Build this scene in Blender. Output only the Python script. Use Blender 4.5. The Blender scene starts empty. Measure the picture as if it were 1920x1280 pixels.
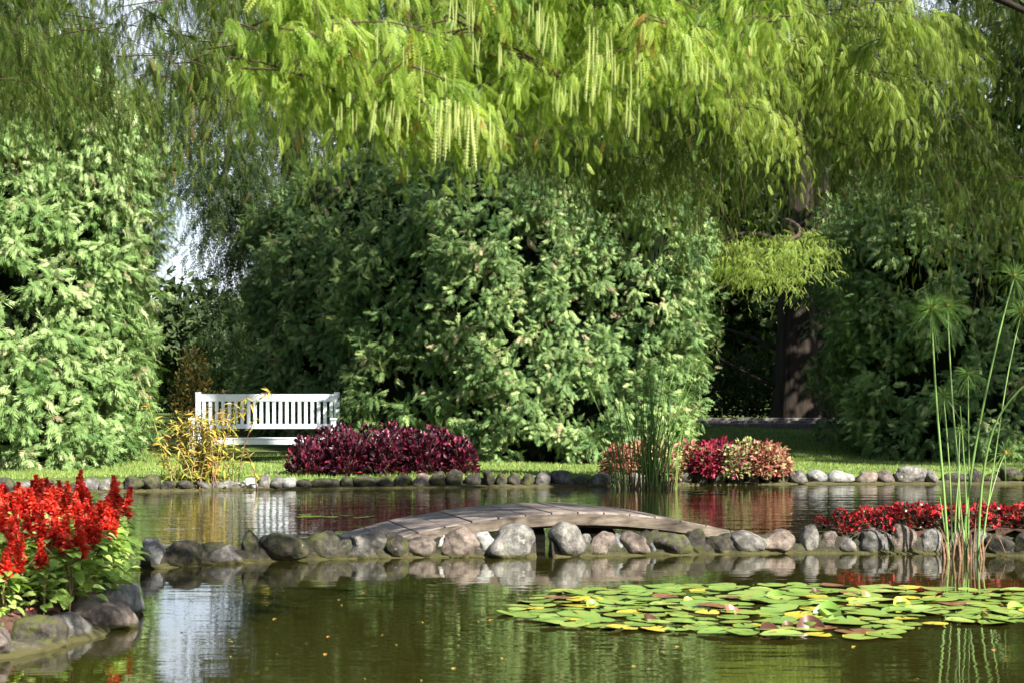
import bpy, math, random
import numpy as np
from mathutils import Vector

# ------------------------------------------------------------------ camera, sky, sun
S = bpy.context.scene
COL = S.collection
R = math.radians
CAM_H = 1.15          # metres above the water
F_PX = 3200.0         # focal length in pixels of the 1920 px wide photograph
HOR = 740.0           # row of the horizon
cd = bpy.data.cameras.new("camera"); cam = bpy.data.objects.new("camera", cd); COL.objects.link(cam)
cam.location = (0, 0, CAM_H); cam.rotation_euler = (R(90), 0, 0)
cd.sensor_width = 36; cd.lens = 36 * F_PX / 1920; cd.shift_y = 100 / 1920
cd.clip_start = 0.1; cd.clip_end = 3000
cd.dof.use_dof = True; cd.dof.focus_distance = 19.0; cd.dof.aperture_fstop = 7.0
S.camera = cam

SUN_AZ = 44.0         # degrees to the right of straight behind the camera
SUN_EL = 38.0
to_sun = Vector((math.sin(R(SUN_AZ)) * math.cos(R(SUN_EL)), -math.cos(R(SUN_AZ)) * math.cos(R(SUN_EL)), math.sin(R(SUN_EL))))
W = bpy.data.worlds.new("World"); S.world = W; W.use_nodes = True
nt = W.node_tree; bgn = nt.nodes["Background"]
sky = nt.nodes.new("ShaderNodeTexSky"); sky.sky_type = 'NISHITA'; sky.sun_disc = False
sky.sun_elevation = R(SUN_EL); sky.sun_rotation = R(180 - SUN_AZ)
sky.air_density = 1.0; sky.dust_density = 1.2; sky.ozone_density = 1.0
# pale cloud bank added low in the north, brightening the sky in the tree gaps
wt = nt.nodes.new("ShaderNodeTexCoord"); ws = nt.nodes.new("ShaderNodeSeparateXYZ"); nt.links.new(wt.outputs["Generated"], ws.inputs[0])
wn = nt.nodes.new("ShaderNodeTexNoise"); wn.inputs["Scale"].default_value = 5; wn.inputs["Detail"].default_value = 5; nt.links.new(wt.outputs["Generated"], wn.inputs["Vector"])
def wmap(src, a, b):
    q = nt.nodes.new("ShaderNodeMapRange"); q.inputs[1].default_value = a; q.inputs[2].default_value = b; nt.links.new(src, q.inputs[0]); return q.outputs[0]
def wmul(a, b):
    q = nt.nodes.new("ShaderNodeMath"); q.operation = 'MULTIPLY'; nt.links.new(a, q.inputs[0]); nt.links.new(b, q.inputs[1]); return q.outputs[0]
wf = wmul(wmul(wmap(ws.outputs[2], .38, .16), wmap(ws.outputs[1], .6, .85)), wmap(wn.outputs[0], .2, .5))
wm = nt.nodes.new("ShaderNodeMix"); wm.data_type = 'RGBA'; nt.links.new(wf, wm.inputs[0]); nt.links.new(sky.outputs[0], wm.inputs[6]); wm.inputs[7].default_value = (7.0, 7.5, 8.4, 1)
nt.links.new(wm.outputs[2], bgn.inputs[0]); bgn.inputs[1].default_value = 0.05
sd_ = bpy.data.lights.new("sun", 'SUN'); sd_.energy = 5.0; sd_.angle = R(0.5); sd_.color = (1.0, 0.95, 0.86)
sun = bpy.data.objects.new("sun", sd_); COL.objects.link(sun)
sun.rotation_euler = to_sun.to_track_quat('Z', 'Y').to_euler(); sun.location = to_sun * 60
S.view_settings.view_transform = 'Standard'; S.view_settings.look = 'None'
S.view_settings.exposure = 1.78; S.view_settings.gamma = 1.0
S.cycles.max_bounces = 6; S.cycles.diffuse_bounces = 1; S.cycles.glossy_bounces = 2
S.cycles.transmission_bounces = 3; S.cycles.transparent_max_bounces = 4
S.cycles.caustics_reflective = False; S.cycles.caustics_refractive = False
S.cycles.sample_clamp_indirect = 6.0

rng = np.random.default_rng(11)
random.seed(5)

def at(px, py, D):
    """world point seen at photo pixel px,py at distance D"""
    return Vector(((px - 960) * D / F_PX, D, CAM_H - (py - HOR) * D / F_PX))
def wl(px, py, z=0.0):
    """point of the level z seen at photo pixel"""
    D = F_PX * (CAM_H - z) / (py - HOR)
    return Vector(((px - 960) * D / F_PX, D, z))

# ------------------------------------------------------------------ object helpers
def tag(o, label=None, cat=None, group=None, kind=None):
    if label: o["label"] = label
    if cat: o["category"] = cat
    if group: o["group"] = group
    if kind: o["kind"] = kind
    return o
def empty(name, loc=(0, 0, 0), rz=0, label=None, cat=None, group=None):
    o = bpy.data.objects.new(name, None); COL.objects.link(o)
    o.location = loc; o.rotation_euler = (0, 0, rz); o.empty_display_size = 0.1
    return tag(o, label, cat, group)
def copy_tree(o, parent=None):
    c = o.copy(); COL.objects.link(c)
    if parent: c.parent = parent
    for ch in o.children:
        copy_tree(ch, c)
    return c
ORD = ["first", "second", "third", "fourth", "fifth", "sixth", "seventh", "eighth", "ninth", "tenth", "eleventh", "twelfth",
       "thirteenth", "fourteenth", "fifteenth", "sixteenth", "seventeenth", "eighteenth", "nineteenth", "twentieth",
       "twenty-first", "twenty-second", "twenty-third", "twenty-fourth", "twenty-fifth", "twenty-sixth", "twenty-seventh",
       "twenty-eighth", "twenty-ninth", "thirtieth", "thirty-first", "thirty-second", "thirty-third", "thirty-fourth"]

class MB:
    """gathers vertices and faces in numpy arrays and links them as one mesh object"""
    def __init__(s): s.v = []; s.f = []; s.n = 0; s.a = []; s.m = []; s.sm = []
    def add(s, V, F, var=0.5, mat=0, smooth=False):
        V = np.asarray(V, dtype=np.float32).reshape(-1, 3); F = np.asarray(F, dtype=np.int64)
        s.v.append(V); s.f.append(F + s.n); s.n += len(V)
        a = np.empty(len(V), dtype=np.float32); a[:] = var; s.a.append(a)
        s.m.append(np.full(len(F), mat, dtype=np.int32)); s.sm.append(np.full(len(F), smooth, dtype=bool))
        return s
    def inst(s, T, pos, Rm, scale, var=None, mat=0):
        """T = (verts, faces); pos N,3; Rm N,3,3 (columns x,y,z); scale N or N,3"""
        TV, TF = T; N = len(pos)
        if N == 0: return s
        scale = np.asarray(scale, dtype=float)
        if scale.ndim == 1: scale = scale[:, None]
        P = TV[None, :, :] * scale[:, None, :] if scale.shape[1] in (1, 3) else TV
        P = np.einsum('nij,nkj->nki', Rm, P) + np.asarray(pos)[:, None, :]
        Fs = (TF[None] + (np.arange(N) * len(TV))[:, None, None]).reshape(-1, TF.shape[1])
        if var is None: var = rng.random(N)
        return s.add(P, Fs, np.repeat(var, len(TV)), mat)
    def tube(s, pts, rad, k=6, var=0.5, mat=0, cap=True):
        pts = np.asarray(pts, dtype=float); n = len(pts)
        rad = np.broadcast_to(np.asarray(rad, dtype=float), (n,))
        T = np.gradient(pts, axis=0); T /= np.linalg.norm(T, axis=1)[:, None] + 1e-9
        ref = np.array([0, 0, 1.0]) if abs(T[0, 2]) < .9 else np.array([1.0, 0, 0])
        rings = []
        for i in range(n):
            x = np.cross(ref, T[i]); x /= np.linalg.norm(x) + 1e-9; y = np.cross(T[i], x)
            ref = np.cross(x, T[i]) * -1 if False else ref
            a = np.arange(k) / k * 2 * math.pi
            rings.append(pts[i] + rad[i] * (np.cos(a)[:, None] * x + np.sin(a)[:, None] * y))
        V = np.concatenate(rings)
        F = [[i * k + j, i * k + (j + 1) % k, (i + 1) * k + (j + 1) % k, (i + 1) * k + j] for i in range(n - 1) for j in range(k)]
        s.add(V, F, var, mat, True)
        return s
    def box(s, x0, x1, y0, y1, z0, z1, var=0.5, mat=0, M=None):
        V = np.array([[x, y, z] for z in (z0, z1) for y in (y0, y1) for x in (x0, x1)], dtype=float)
        if M is not None: V = np.array([list(M @ Vector(p)) for p in V])
        return s.add(V, [[0, 2, 3, 1], [4, 5, 7, 6], [0, 1, 5, 4], [2, 6, 7, 3], [0, 4, 6, 2], [1, 3, 7, 5]], var, mat)
    def mesh(s, name):
        me = bpy.data.meshes.new(name)
        V = np.concatenate(s.v); me.vertices.add(len(V)); me.vertices.foreach_set("co", V.ravel())
        tot = np.concatenate([np.full(len(f), f.shape[1], dtype=np.int32) for f in s.f])
        loops = np.concatenate([f.ravel() for f in s.f]).astype(np.int32)
        me.loops.add(len(loops)); me.loops.foreach_set("vertex_index", loops)
        me.polygons.add(len(tot)); st = np.concatenate([[0], np.cumsum(tot)[:-1]]).astype(np.int32)
        me.polygons.foreach_set("loop_start", st); me.polygons.foreach_set("loop_total", tot)
        me.polygons.foreach_set("material_index", np.concatenate(s.m))
        me.polygons.foreach_set("use_smooth", np.concatenate(s.sm))
        at_ = me.attributes.new("var", 'FLOAT', 'POINT'); at_.data.foreach_set("value", np.concatenate(s.a))
        me.update(calc_edges=True)
        return me
    def build(s, name, mats, parent=None, bevel=0):
        me = s.mesh(name); o = bpy.data.objects.new(name, me); COL.objects.link(o)
        for m in (mats if isinstance(mats, (list, tuple)) else [mats]): me.materials.append(m)
        if parent: o.parent = parent
        if bevel:
            b = o.modifiers.new("bevel", 'BEVEL'); b.width = bevel; b.segments = 2; b.limit_method = 'ANGLE'
        return o

def norm(v): return v / (np.linalg.norm(v, axis=-1, keepdims=True) + 1e-9)
def frames(d, n=None):
    """rotation matrices whose y column is d and z column is near n"""
    d = norm(d)
    if n is None: n = rng.normal(size=d.shape)
    x = norm(np.cross(d, n)); z = np.cross(x, d)
    return np.stack([x, d, z], axis=2)
def rnd(N, s=1.0): return rng.normal(size=(N, 3)) * s

# ------------------------------------------------------------------ materials
def new_mat(name):
    m = bpy.data.materials.new(name); m.use_nodes = True
    return m, m.node_tree, m.node_tree.nodes["Principled BSDF"]
def ramp(t, stops):
    r = t.nodes.new("ShaderNodeValToRGB"); e = r.color_ramp.elements
    e[0].position, e[0].color = stops[0][0], (*stops[0][1], 1); e[1].position, e[1].color = stops[-1][0], (*stops[-1][1], 1)
    for p, c in stops[1:-1]:
        q = e.new(p); q.color = (*c, 1)
    return r
def noise(t, scale, detail=4, coord="Object", rough=.55, stretch=None):
    tc = t.nodes.new("ShaderNodeTexCoord"); n = t.nodes.new("ShaderNodeTexNoise")
    n.inputs["Scale"].default_value = scale; n.inputs["Detail"].default_value = detail; n.inputs["Roughness"].default_value = rough
    if stretch:
        mp = t.nodes.new("ShaderNodeMapping"); mp.inputs["Scale"].default_value = stretch
        t.links.new(tc.outputs[coord], mp.inputs[0]); t.links.new(mp.outputs[0], n.inputs["Vector"])
    else: t.links.new(tc.outputs[coord], n.inputs["Vector"])
    return n
def leaf_mat(name, stops, trans=.35, rough=.5, tcol=None, spec=.3):
    m, t, p = new_mat(name)
    a = t.nodes.new("ShaderNodeAttribute"); a.attribute_name = "var"
    r = ramp(t, stops); t.links.new(a.outputs["Fac"], r.inputs[0])
    t.links.new(r.outputs[0], p.inputs["Base Color"]); p.inputs["Roughness"].default_value = rough
    p.inputs["Specular IOR Level"].default_value = spec
    tr = t.nodes.new("ShaderNodeBsdfTranslucent"); mx = t.nodes.new("ShaderNodeMixShader"); mx.inputs[0].default_value = trans
    if tcol:
        mc = t.nodes.new("ShaderNodeMix"); mc.data_type = 'RGBA'; mc.blend_type = 'MULTIPLY'; mc.inputs[0].default_value = 1
        t.links.new(r.outputs[0], mc.inputs[6]); mc.inputs[7].default_value = (*tcol, 1); t.links.new(mc.outputs[2], tr.inputs[0])
    else: t.links.new(r.outputs[0], tr.inputs[0])
    t.links.new(p.outputs[0], mx.inputs[1]); t.links.new(tr.outputs[0], mx.inputs[2])
    t.links.new(mx.outputs[0], t.nodes["Material Output"].inputs[0])
    return m
def plain(name, col, rough=.7, nscale=None, amount=.3, spec=.3, bump=0, stretch=None):
    m, t, p = new_mat(name); p.inputs["Roughness"].default_value = rough; p.inputs["Specular IOR Level"].default_value = spec
    if nscale:
        n = noise(t, nscale, 5, stretch=stretch)
        c = np.array(col); r = ramp(t, [(.3, tuple(c * (1 - amount))), (.7, tuple(np.minimum(c * (1 + amount), 1)))])
        t.links.new(n.outputs[0], r.inputs[0]); t.links.new(r.outputs[0], p.inputs["Base Color"])
        if bump:
            b = t.nodes.new("ShaderNodeBump"); b.inputs["Strength"].default_value = bump; b.inputs["Distance"].default_value = .02
            t.links.new(n.outputs[0], b.inputs["Height"]); t.links.new(b.outputs[0], p.inputs["Normal"])
    else: p.inputs["Base Color"].default_value = (*col, 1)
    return m
def stone_mat(name, dark, mid, light, moss=.5, lime=.62, algae=(.09, .085, .035)):
    m, t, p = new_mat(name); p.inputs["Roughness"].default_value = .8; p.inputs["Specular IOR Level"].default_value = .25
    oi = t.nodes.new("ShaderNodeObjectInfo"); tc = t.nodes.new("ShaderNodeTexCoord")
    ad = t.nodes.new("ShaderNodeVectorMath"); ad.operation = 'ADD'
    sc = t.nodes.new("ShaderNodeVectorMath"); sc.operation = 'SCALE'; sc.inputs["Scale"].default_value = 37.0
    cx = t.nodes.new("ShaderNodeCombineXYZ")
    for k in range(3): t.links.new(oi.outputs["Random"], cx.inputs[k])
    t.links.new(cx.outputs[0], sc.inputs[0]); t.links.new(tc.outputs["Object"], ad.inputs[0]); t.links.new(sc.outputs[0], ad.inputs[1])
    def nz(s, d, rr=.6):
        n = t.nodes.new("ShaderNodeTexNoise"); n.inputs["Scale"].default_value = s; n.inputs["Detail"].default_value = d
        n.inputs["Roughness"].default_value = rr; t.links.new(ad.outputs[0], n.inputs["Vector"]); return n
    n1 = nz(14, 8, .7); r1 = ramp(t, [(.32, dark), (.5, mid), (.7, light)]); t.links.new(n1.outputs[0], r1.inputs[0])
    n2 = nz(6, 5); r2 = ramp(t, [(lime, (0, 0, 0)), (lime + .07, (1, 1, 1))]); t.links.new(n2.outputs[0], r2.inputs[0])
    m2 = t.nodes.new("ShaderNodeMix"); m2.data_type = 'RGBA'; t.links.new(r2.outputs[0], m2.inputs[0])
    t.links.new(r1.outputs[0], m2.inputs[6]); m2.inputs[7].default_value = (.42, .42, .38, 1)
    n3 = nz(9, 6); r3 = ramp(t, [(moss, (0, 0, 0)), (moss + .12, (1, 1, 1))]); t.links.new(n3.outputs[0], r3.inputs[0])
    m3 = t.nodes.new("ShaderNodeMix"); m3.data_type = 'RGBA'; t.links.new(r3.outputs[0], m3.inputs[0])
    t.links.new(m2.outputs[2], m3.inputs[6]); m3.inputs[7].default_value = (.075, .085, .025, 1)
    hv = t.nodes.new("ShaderNodeMix"); hv.data_type = 'RGBA'; hv.blend_type = 'MULTIPLY'; hv.inputs[0].default_value = 1
    rr = ramp(t, [(0, (.6, .6, .62)), (.5, (1, .97, .93)), (1, (1.0, 1.0, 1.0))]); t.links.new(oi.outputs["Random"], rr.inputs[0])
    t.links.new(m3.outputs[2], hv.inputs[6]); t.links.new(rr.outputs[0], hv.inputs[7])
    # wet, algae-stained foot just above the water line
    ge = t.nodes.new("ShaderNodeNewGeometry"); sp = t.nodes.new("ShaderNodeSeparateXYZ"); t.links.new(ge.outputs["Position"], sp.inputs[0])
    nw = nz(20, 3); mm = t.nodes.new("ShaderNodeMath"); mm.operation = 'MULTIPLY_ADD'; mm.inputs[1].default_value = -.04
    t.links.new(nw.outputs[0], mm.inputs[0]); t.links.new(sp.outputs[2], mm.inputs[2])
    rw = ramp(t, [(0.0, (1, 1, 1)), (.012, (0, 0, 0))]); t.links.new(mm.outputs[0], rw.inputs[0])
    mw = t.nodes.new("ShaderNodeMix"); mw.data_type = 'RGBA'; t.links.new(rw.outputs[0], mw.inputs[0])
    t.links.new(hv.outputs[2], mw.inputs[6]); mw.inputs[7].default_value = (*algae, 1)
    t.links.new(mw.outputs[2], p.inputs["Base Color"])
    b = t.nodes.new("ShaderNodeBump"); b.inputs["Strength"].default_value = .9; b.inputs["Distance"].default_value = .03
    t.links.new(n1.outputs[0], b.inputs["Height"]); t.links.new(b.outputs[0], p.inputs["Normal"])
    return m

M = {}
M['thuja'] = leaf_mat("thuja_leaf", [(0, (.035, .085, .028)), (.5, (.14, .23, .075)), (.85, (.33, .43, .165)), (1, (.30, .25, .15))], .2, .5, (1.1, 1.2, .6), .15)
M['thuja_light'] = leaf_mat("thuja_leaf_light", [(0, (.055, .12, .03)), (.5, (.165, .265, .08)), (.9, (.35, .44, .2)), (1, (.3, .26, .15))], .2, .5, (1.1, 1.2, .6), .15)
M['hull'] = plain("hedge_inner_shade", (.008, .012, .006), .95, 9, .5, .0)  # near-black colour painted as the shade inside the hedge
M['cypress'] = leaf_mat("cypress_needles_shaded", [(0, (.05, .085, .018)), (.5, (.10, .155, .026)), (.9, (.2, .26, .045)), (1, (.26, .18, .06))], .36, .5, (1.2, 1.25, .5), .15)  # darker copy for the shaded fronds, shade put into the colour
M['cypress_near'] = leaf_mat("cypress_needles_sunlit", [(0, (.10, .2, .025)), (.5, (.26, .38, .055)), (.97, (.44, .52, .12)), (1, (.4, .2, .06))], .5, .45, (1.2, 1.2, .55))  # brighter copy for the sunlit sprays, sunlight put into the colour
M['cypress_pale'] = leaf_mat("cypress_needles_pale_lit", [(0, (.13, .21, .032)), (.6, (.27, .36, .065)), (1, (.39, .45, .12))], .45, .5, (1.2, 1.2, .6))  # pale copy for sprays in sun, carries the sunlight in its colour
M['cypress_far_shade'] = leaf_mat("cypress_needles_far_shade", [(0, (.016, .034, .009)), (.6, (.03, .06, .014)), (1, (.065, .09, .024))], .42, .5, (1.3, 1.3, .5))  # albedo lowered in place of cast shade on the background trees
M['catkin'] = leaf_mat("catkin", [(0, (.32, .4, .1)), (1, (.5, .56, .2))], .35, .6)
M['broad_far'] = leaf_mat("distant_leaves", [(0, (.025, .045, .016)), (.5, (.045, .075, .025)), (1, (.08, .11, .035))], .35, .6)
M['bark'] = plain("fibrous_bark", (.026, .020, .016), .9, 12, .55, .1, 1.0, (1, 1, .12))  # set darker to stand in for shade missing on the great trunk
M['twig'] = plain("reddish_twig", (.055, .035, .02), .8)
M['water'] = None
M['mortar'] = stone_mat("mortar", (.025, .022, .014), (.065, .058, .04), (.15, .14, .11), .5, .68, (.06, .055, .02))
M['stone_grey'] = stone_mat("stone_grey", (.035, .034, .032), (.13, .125, .115), (.3, .285, .26), .6, .64)
M['stone_pink'] = stone_mat("stone_pinkish", (.045, .037, .032), (.16, .13, .11), (.32, .265, .23), .64, .68)
M['stone_dark'] = stone_mat("stone_dark_shade_moss", (.014, .014, .012), (.042, .038, .03), (.11, .095, .075), .5, .68)  # shade of the darker wall stretches put into the colour, with some moss
M['stone_lime'] = stone_mat("stone_limewashed", (.08, .085, .08), (.24, .245, .24), (.44, .44, .42), .64, .55)
M['red'] = leaf_mat("salvia_petals", [(0, (.5, .01, .01)), (.6, (.72, .03, .016)), (1, (.8, .16, .08))], .3, .5, (1.2, .8, .7))
M['salvia_leaf'] = leaf_mat("salvia_leaf", [(0, (.15, .28, .05)), (.6, (.31, .46, .10)), (1, (.45, .55, .18))], .35, .4, (1.2, 1.2, .5))
M['calyx'] = leaf_mat("faded_calyx", [(0, (.5, .07, .04)), (1, (.6, .25, .13))], .3, .5)
M['begonia'] = leaf_mat("begonia_petals", [(0, (.26, .006, .01)), (.8, (.48, .014, .02)), (1, (.6, .05, .05))], .25, .5)
M['begonia_leaf'] = leaf_mat("begonia_leaf", [(0, (.035, .02, .012)), (.6, (.07, .035, .02)), (1, (.06, .09, .03))], .2, .35)
M['purple'] = leaf_mat("iresine_leaf", [(0, (.012, .004, .008)), (.6, (.045, .006, .016)), (.9, (.13, .013, .035)), (1, (.26, .03, .06))], .25, .4, (1.6, .6, .8), .3)
M['coleus_red'] = leaf_mat("coleus_red", [(0, (.22, .05, .04)), (.6, (.34, .13, .09)), (1, (.4, .36, .16))], .3, .5)
M['coleus_lime'] = leaf_mat("coleus_lime", [(0, (.22, .24, .08)), (.6, (.36, .37, .15)), (.85, (.38, .22, .15)), (1, (.3, .06, .07))], .3, .5)
M['coleus_wine'] = leaf_mat("coleus_wine", [(0, (.1, .008, .02)), (.7, (.22, .015, .035)), (1, (.38, .05, .07))], .3, .45)
M['coleus_green'] = leaf_mat("coleus_two_tone", [(0, (.16, .22, .07)), (.6, (.28, .3, .12)), (.75, (.3, .03, .08)), (1, (.2, .02, .06))], .3, .5)
M['yellow_leaf'] = leaf_mat("yellow_lance_leaf", [(0, (.2, .26, .04)), (.4, (.42, .38, .06)), (.85, (.55, .42, .08)), (1, (.5, .2, .06))], .4, .5)
M['cane'] = leaf_mat("purple_cane", [(0, (.16, .06, .06)), (.6, (.3, .22, .1)), (1, (.22, .26, .07))], .0, .6)
M['orange_leaf'] = leaf_mat("autumn_leaf", [(0, (.09, .13, .03)), (.5, (.26, .22, .05)), (.85, (.42, .3, .07)), (1, (.5, .2, .05))], .35, .6)
M['papyrus'] = leaf_mat("papyrus_stem", [(0, (.12, .22, .05)), (.7, (.19, .31, .09)), (1, (.25, .34, .13))], .1, .4)
M['papyrus_base'] = plain("papyrus_sheath", (.16, .095, .055), .7, 30, .5)
M['umbel'] = leaf_mat("papyrus_rays", [(0, (.09, .2, .035)), (.6, (.15, .28, .05)), (1, (.22, .34, .1))], .4, .4)
M['umbel_core'] = plain("papyrus_core", (.4, .3, .08), .7)
M['reed'] = leaf_mat("reed_stem", [(0, (.06, .13, .025)), (.6, (.12, .23, .04)), (1, (.2, .28, .07))], .15, .45)
M['grass'] = leaf_mat("grass_blade", [(0, (.16, .25, .05)), (.6, (.26, .38, .09)), (1, (.4, .43, .15))], .4, .5)
M['white'] = plain("white_paint", (.66, .7, .75), .45, 20, .06, .4)
M['wood'] = plain("weathered_deck", (.2, .165, .145), .75, 9, .5, .25, .4, (.5, 6, 1))
M['wood_side'] = plain("dark_beam", (.13, .105, .08), .8, 8, .45, .2, .4, (1, 1, 5))
M['soil'] = plain("soil", (.06, .035, .025), .95, 30, .6, .1, .8)
M['petal_litter'] = leaf_mat("fallen_petals", [(0, (.2, .09, .06)), (.6, (.34, .17, .12)), (1, (.55, .05, .03))], .1, .7)
M['pad'] = leaf_mat("lily_pad_green", [(0, (.13, .24, .04)), (.6, (.2, .32, .06)), (1, (.27, .36, .09))], .1, .28, None, .55)
M['pad_yellow'] = leaf_mat("lily_pad_yellow", [(0, (.42, .36, .03)), (1, (.55, .42, .05))], .15, .35, None, .5)
M['pad_brown'] = leaf_mat("lily_pad_brown", [(0, (.16, .06, .035)), (1, (.26, .11, .06))], .15, .35, None, .5)
M['pad_under'] = leaf_mat("lily_underside_red", [(0, (.07, .028, .02)), (1, (.13, .05, .032))], .2, .35, None, .5)
M['timber'] = plain("edging_timber", (.14, .125, .12), .7, 5, .4, .3, .2, (6, 1, 1))

def spotted(m, col, scale, lo, hi):
    t = m.node_tree; p = t.nodes["Principled BSDF"]; src = p.inputs["Base Color"].links[0].from_socket
    oi = t.nodes.new("ShaderNodeObjectInfo"); tc = t.nodes.new("ShaderNodeTexCoord"); ad = t.nodes.new("ShaderNodeVectorMath"); ad.operation = 'ADD'
    sc = t.nodes.new("ShaderNodeVectorMath"); sc.operation = 'SCALE'; sc.inputs["Scale"].default_value = 60; cx = t.nodes.new("ShaderNodeCombineXYZ")
    for k in range(3): t.links.new(oi.outputs["Random"], cx.inputs[k])
    t.links.new(cx.outputs[0], sc.inputs[0]); t.links.new(tc.outputs["Object"], ad.inputs[0]); t.links.new(sc.outputs[0], ad.inputs[1])
    n = t.nodes.new("ShaderNodeTexNoise"); n.inputs["Scale"].default_value = scale; n.inputs["Detail"].default_value = 6; n.inputs["Roughness"].default_value = .65
    t.links.new(ad.outputs[0], n.inputs["Vector"]); r = ramp(t, [(lo, (0, 0, 0)), (hi, (1, 1, 1))]); t.links.new(n.outputs[0], r.inputs[0])
    mx = t.nodes.new("ShaderNodeMix"); mx.data_type = 'RGBA'; t.links.new(r.outputs[0], mx.inputs[0]); t.links.new(src, mx.inputs[6]); mx.inputs[7].default_value = (*col, 1)
    t.links.new(mx.outputs[2], p.inputs["Base Color"])
spotted(M['pad'], (.30, .26, .05), 1.6, .52, .66); spotted(M['pad_yellow'], (.22, .26, .05), 1.8, .5, .62); spotted(M['pad_brown'], (.2, .2, .05), 2.0, .5, .65)
spotted(M['wood'], (.1, .085, .075), 7, .5, .68); spotted(M['white'], (.42, .45, .44), 9, .56, .75)
# water: dark, murky, small ripples
m, t, p = new_mat("pond_water"); M['water'] = m
p.inputs["Base Color"].default_value = (.024, .023, .004, 1); p.inputs["Roughness"].default_value = .015; p.inputs["IOR"].default_value = 1.5
p.inputs["Specular IOR Level"].default_value = .5
na = noise(t, 1.0, 3, "Object", .5, (.9, 3.2, 1)); nb = noise(t, 1.0, 2, "Object", .5, (3.2, 13, 1)); nc = noise(t, .25, 2, "Object", .5)
p.inputs["Coat Weight"].default_value = .5; p.inputs["Coat IOR"].default_value = 1.33; p.inputs["Coat Roughness"].default_value = .015
sp = t.nodes.new("ShaderNodeSeparateXYZ"); tc = t.nodes.new("ShaderNodeTexCoord"); t.links.new(tc.outputs["Object"], sp.inputs[0])
mr = t.nodes.new("ShaderNodeMapRange"); mr.inputs[1].default_value = 11.5; mr.inputs[2].default_value = 14.5; mr.inputs[3].default_value = .30; mr.inputs[4].default_value = 1.0
t.links.new(sp.outputs[1], mr.inputs[0])
def mth(op, a, b):
    q = t.nodes.new("ShaderNodeMath"); q.operation = op
    for k, x in enumerate((a, b)):
        if isinstance(x, (int, float)): q.inputs[k].default_value = x
        else: t.links.new(x, q.inputs[k])
    return q.outputs[0]
h = mth('ADD', mth('MULTIPLY', na.outputs[0], .8), mth('MULTIPLY', nb.outputs[0], .26))
h = mth('MULTIPLY', h, mr.outputs[0]); h = mth('MULTIPLY', h, mth('ADD', nc.outputs[0], .2))
b = t.nodes.new("ShaderNodeBump"); b.inputs["Strength"].default_value = 1.0; b.inputs["Distance"].default_value = .014
t.links.new(h, b.inputs["Height"]); t.links.new(b.outputs[0], p.inputs["Normal"]); t.links.new(b.outputs[0], p.inputs["Coat Normal"])

# ------------------------------------------------------------------ ground and water
FAR = [(-600, 928), (150, 922), (350, 920), (450, 918), (700, 914), (1000, 912), (1300, 909), (1500, 907), (1920, 906), (2600, 905)]
farW = np.array([list(wl(x, y))[:2] for x, y in FAR])
NEAR = [(262, 1069), (330, 1064), (460, 1056), (600, 1050), (790, 1046), (955, 1046), (1260, 1042), (1500, 1038), (1800, 1040), (1960, 1045), (2300, 1050)]
nearW = np.array([list(wl(x, y))[:2] for x, y in NEAR])
BED = np.array([(6.9, -3.6), (7.2, -2.6), (7.36, -2.25), (7.6, -2.12), (8.0, -2.03), (8.76, -1.98), (9.5, -2.08), (10.5, -2.3), (11.2, -2.5), (11.9, -3.4), (13, -5)])
def land_sd(x, y):
    far = y - np.interp(x, farW[:, 0], farW[:, 1]) - .12
    nearbank = 4.6 - y
    bed = np.minimum(np.interp(y, BED[:, 0], BED[:, 1]) - .16 - x, np.minimum(y - 7.1, 14.0 - y))
    isl = np.minimum(np.minimum(x - 2.35, y - np.interp(x, nearW[:, 0], nearW[:, 1]) - .1), np.interp(x, [2, 5, 6.2, 10], [13.3, 13.8, 15.6, 16]) - y)
    side = np.maximum(x - 11, -9.5 - x)
    return np.maximum.reduce([far, nearbank, bed, isl, side])
def gz(x, y):
    x = np.asarray(x, dtype=float); y = np.asarray(y, dtype=float)
    s = land_sd(x, y)
    k = np.clip(s / .16 + .5, 0, 1); k = k * k * (3 - 2 * k)
    rise = .5 * np.clip((y - 26.5) / 9, 0, 1) + .02 * np.sin(x * 1.3) * np.sin(y * .9) + .012 * np.sin(x * 3.1 + y * 2.3)
    return -.5 + k * (.5 + .125 + rise)
xs = np.unique(np.concatenate([np.arange(-10, 12, .16), np.linspace(-40, -10, 20), np.linspace(12, 40, 20), [-1500, -400, -150, -80, 80, 150, 400, 1500]]))
ys = np.unique(np.concatenate([np.arange(4, 24, .14), np.linspace(24, 50, 40), np.linspace(-10, 4, 8), [-400, -100, -30, 70, 100, 160, 300, 600, 2000]]))
X, Y = np.meshgrid(xs, ys); Z = gz(X, Y)
nx, ny = len(xs), len(ys)
idx = np.arange(nx * ny).reshape(ny, nx)
Fq = np.stack([idx[:-1, :-1], idx[:-1, 1:], idx[1:, 1:], idx[1:, :-1]], -1).reshape(-1, 4)
gm, t, p = new_mat("lawn_and_soil"); p.inputs["Roughness"].default_value = .95; p.inputs["Specular IOR Level"].default_value = .1
n1 = noise(t, 1.2, 6); r1 = ramp(t, [(.3, (.05, .085, .02)), (.55, (.1, .15, .035)), (.75, (.16, .14, .06))]); t.links.new(n1.outputs[0], r1.inputs[0])
n2 = noise(t, 40, 3); r2 = ramp(t, [(.3, (.6, .6, .6)), (.7, (1.2, 1.2, 1.2))]); t.links.new(n2.outputs[0], r2.inputs[0])
mx = t.nodes.new("ShaderNodeMix"); mx.data_type = 'RGBA'; mx.blend_type = 'MULTIPLY'; mx.inputs[0].default_value = 1
t.links.new(r1.outputs[0], mx.inputs[6]); t.links.new(r2.outputs[0], mx.inputs[7]); t.links.new(mx.outputs[2], p.inputs["Base Color"])
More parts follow.
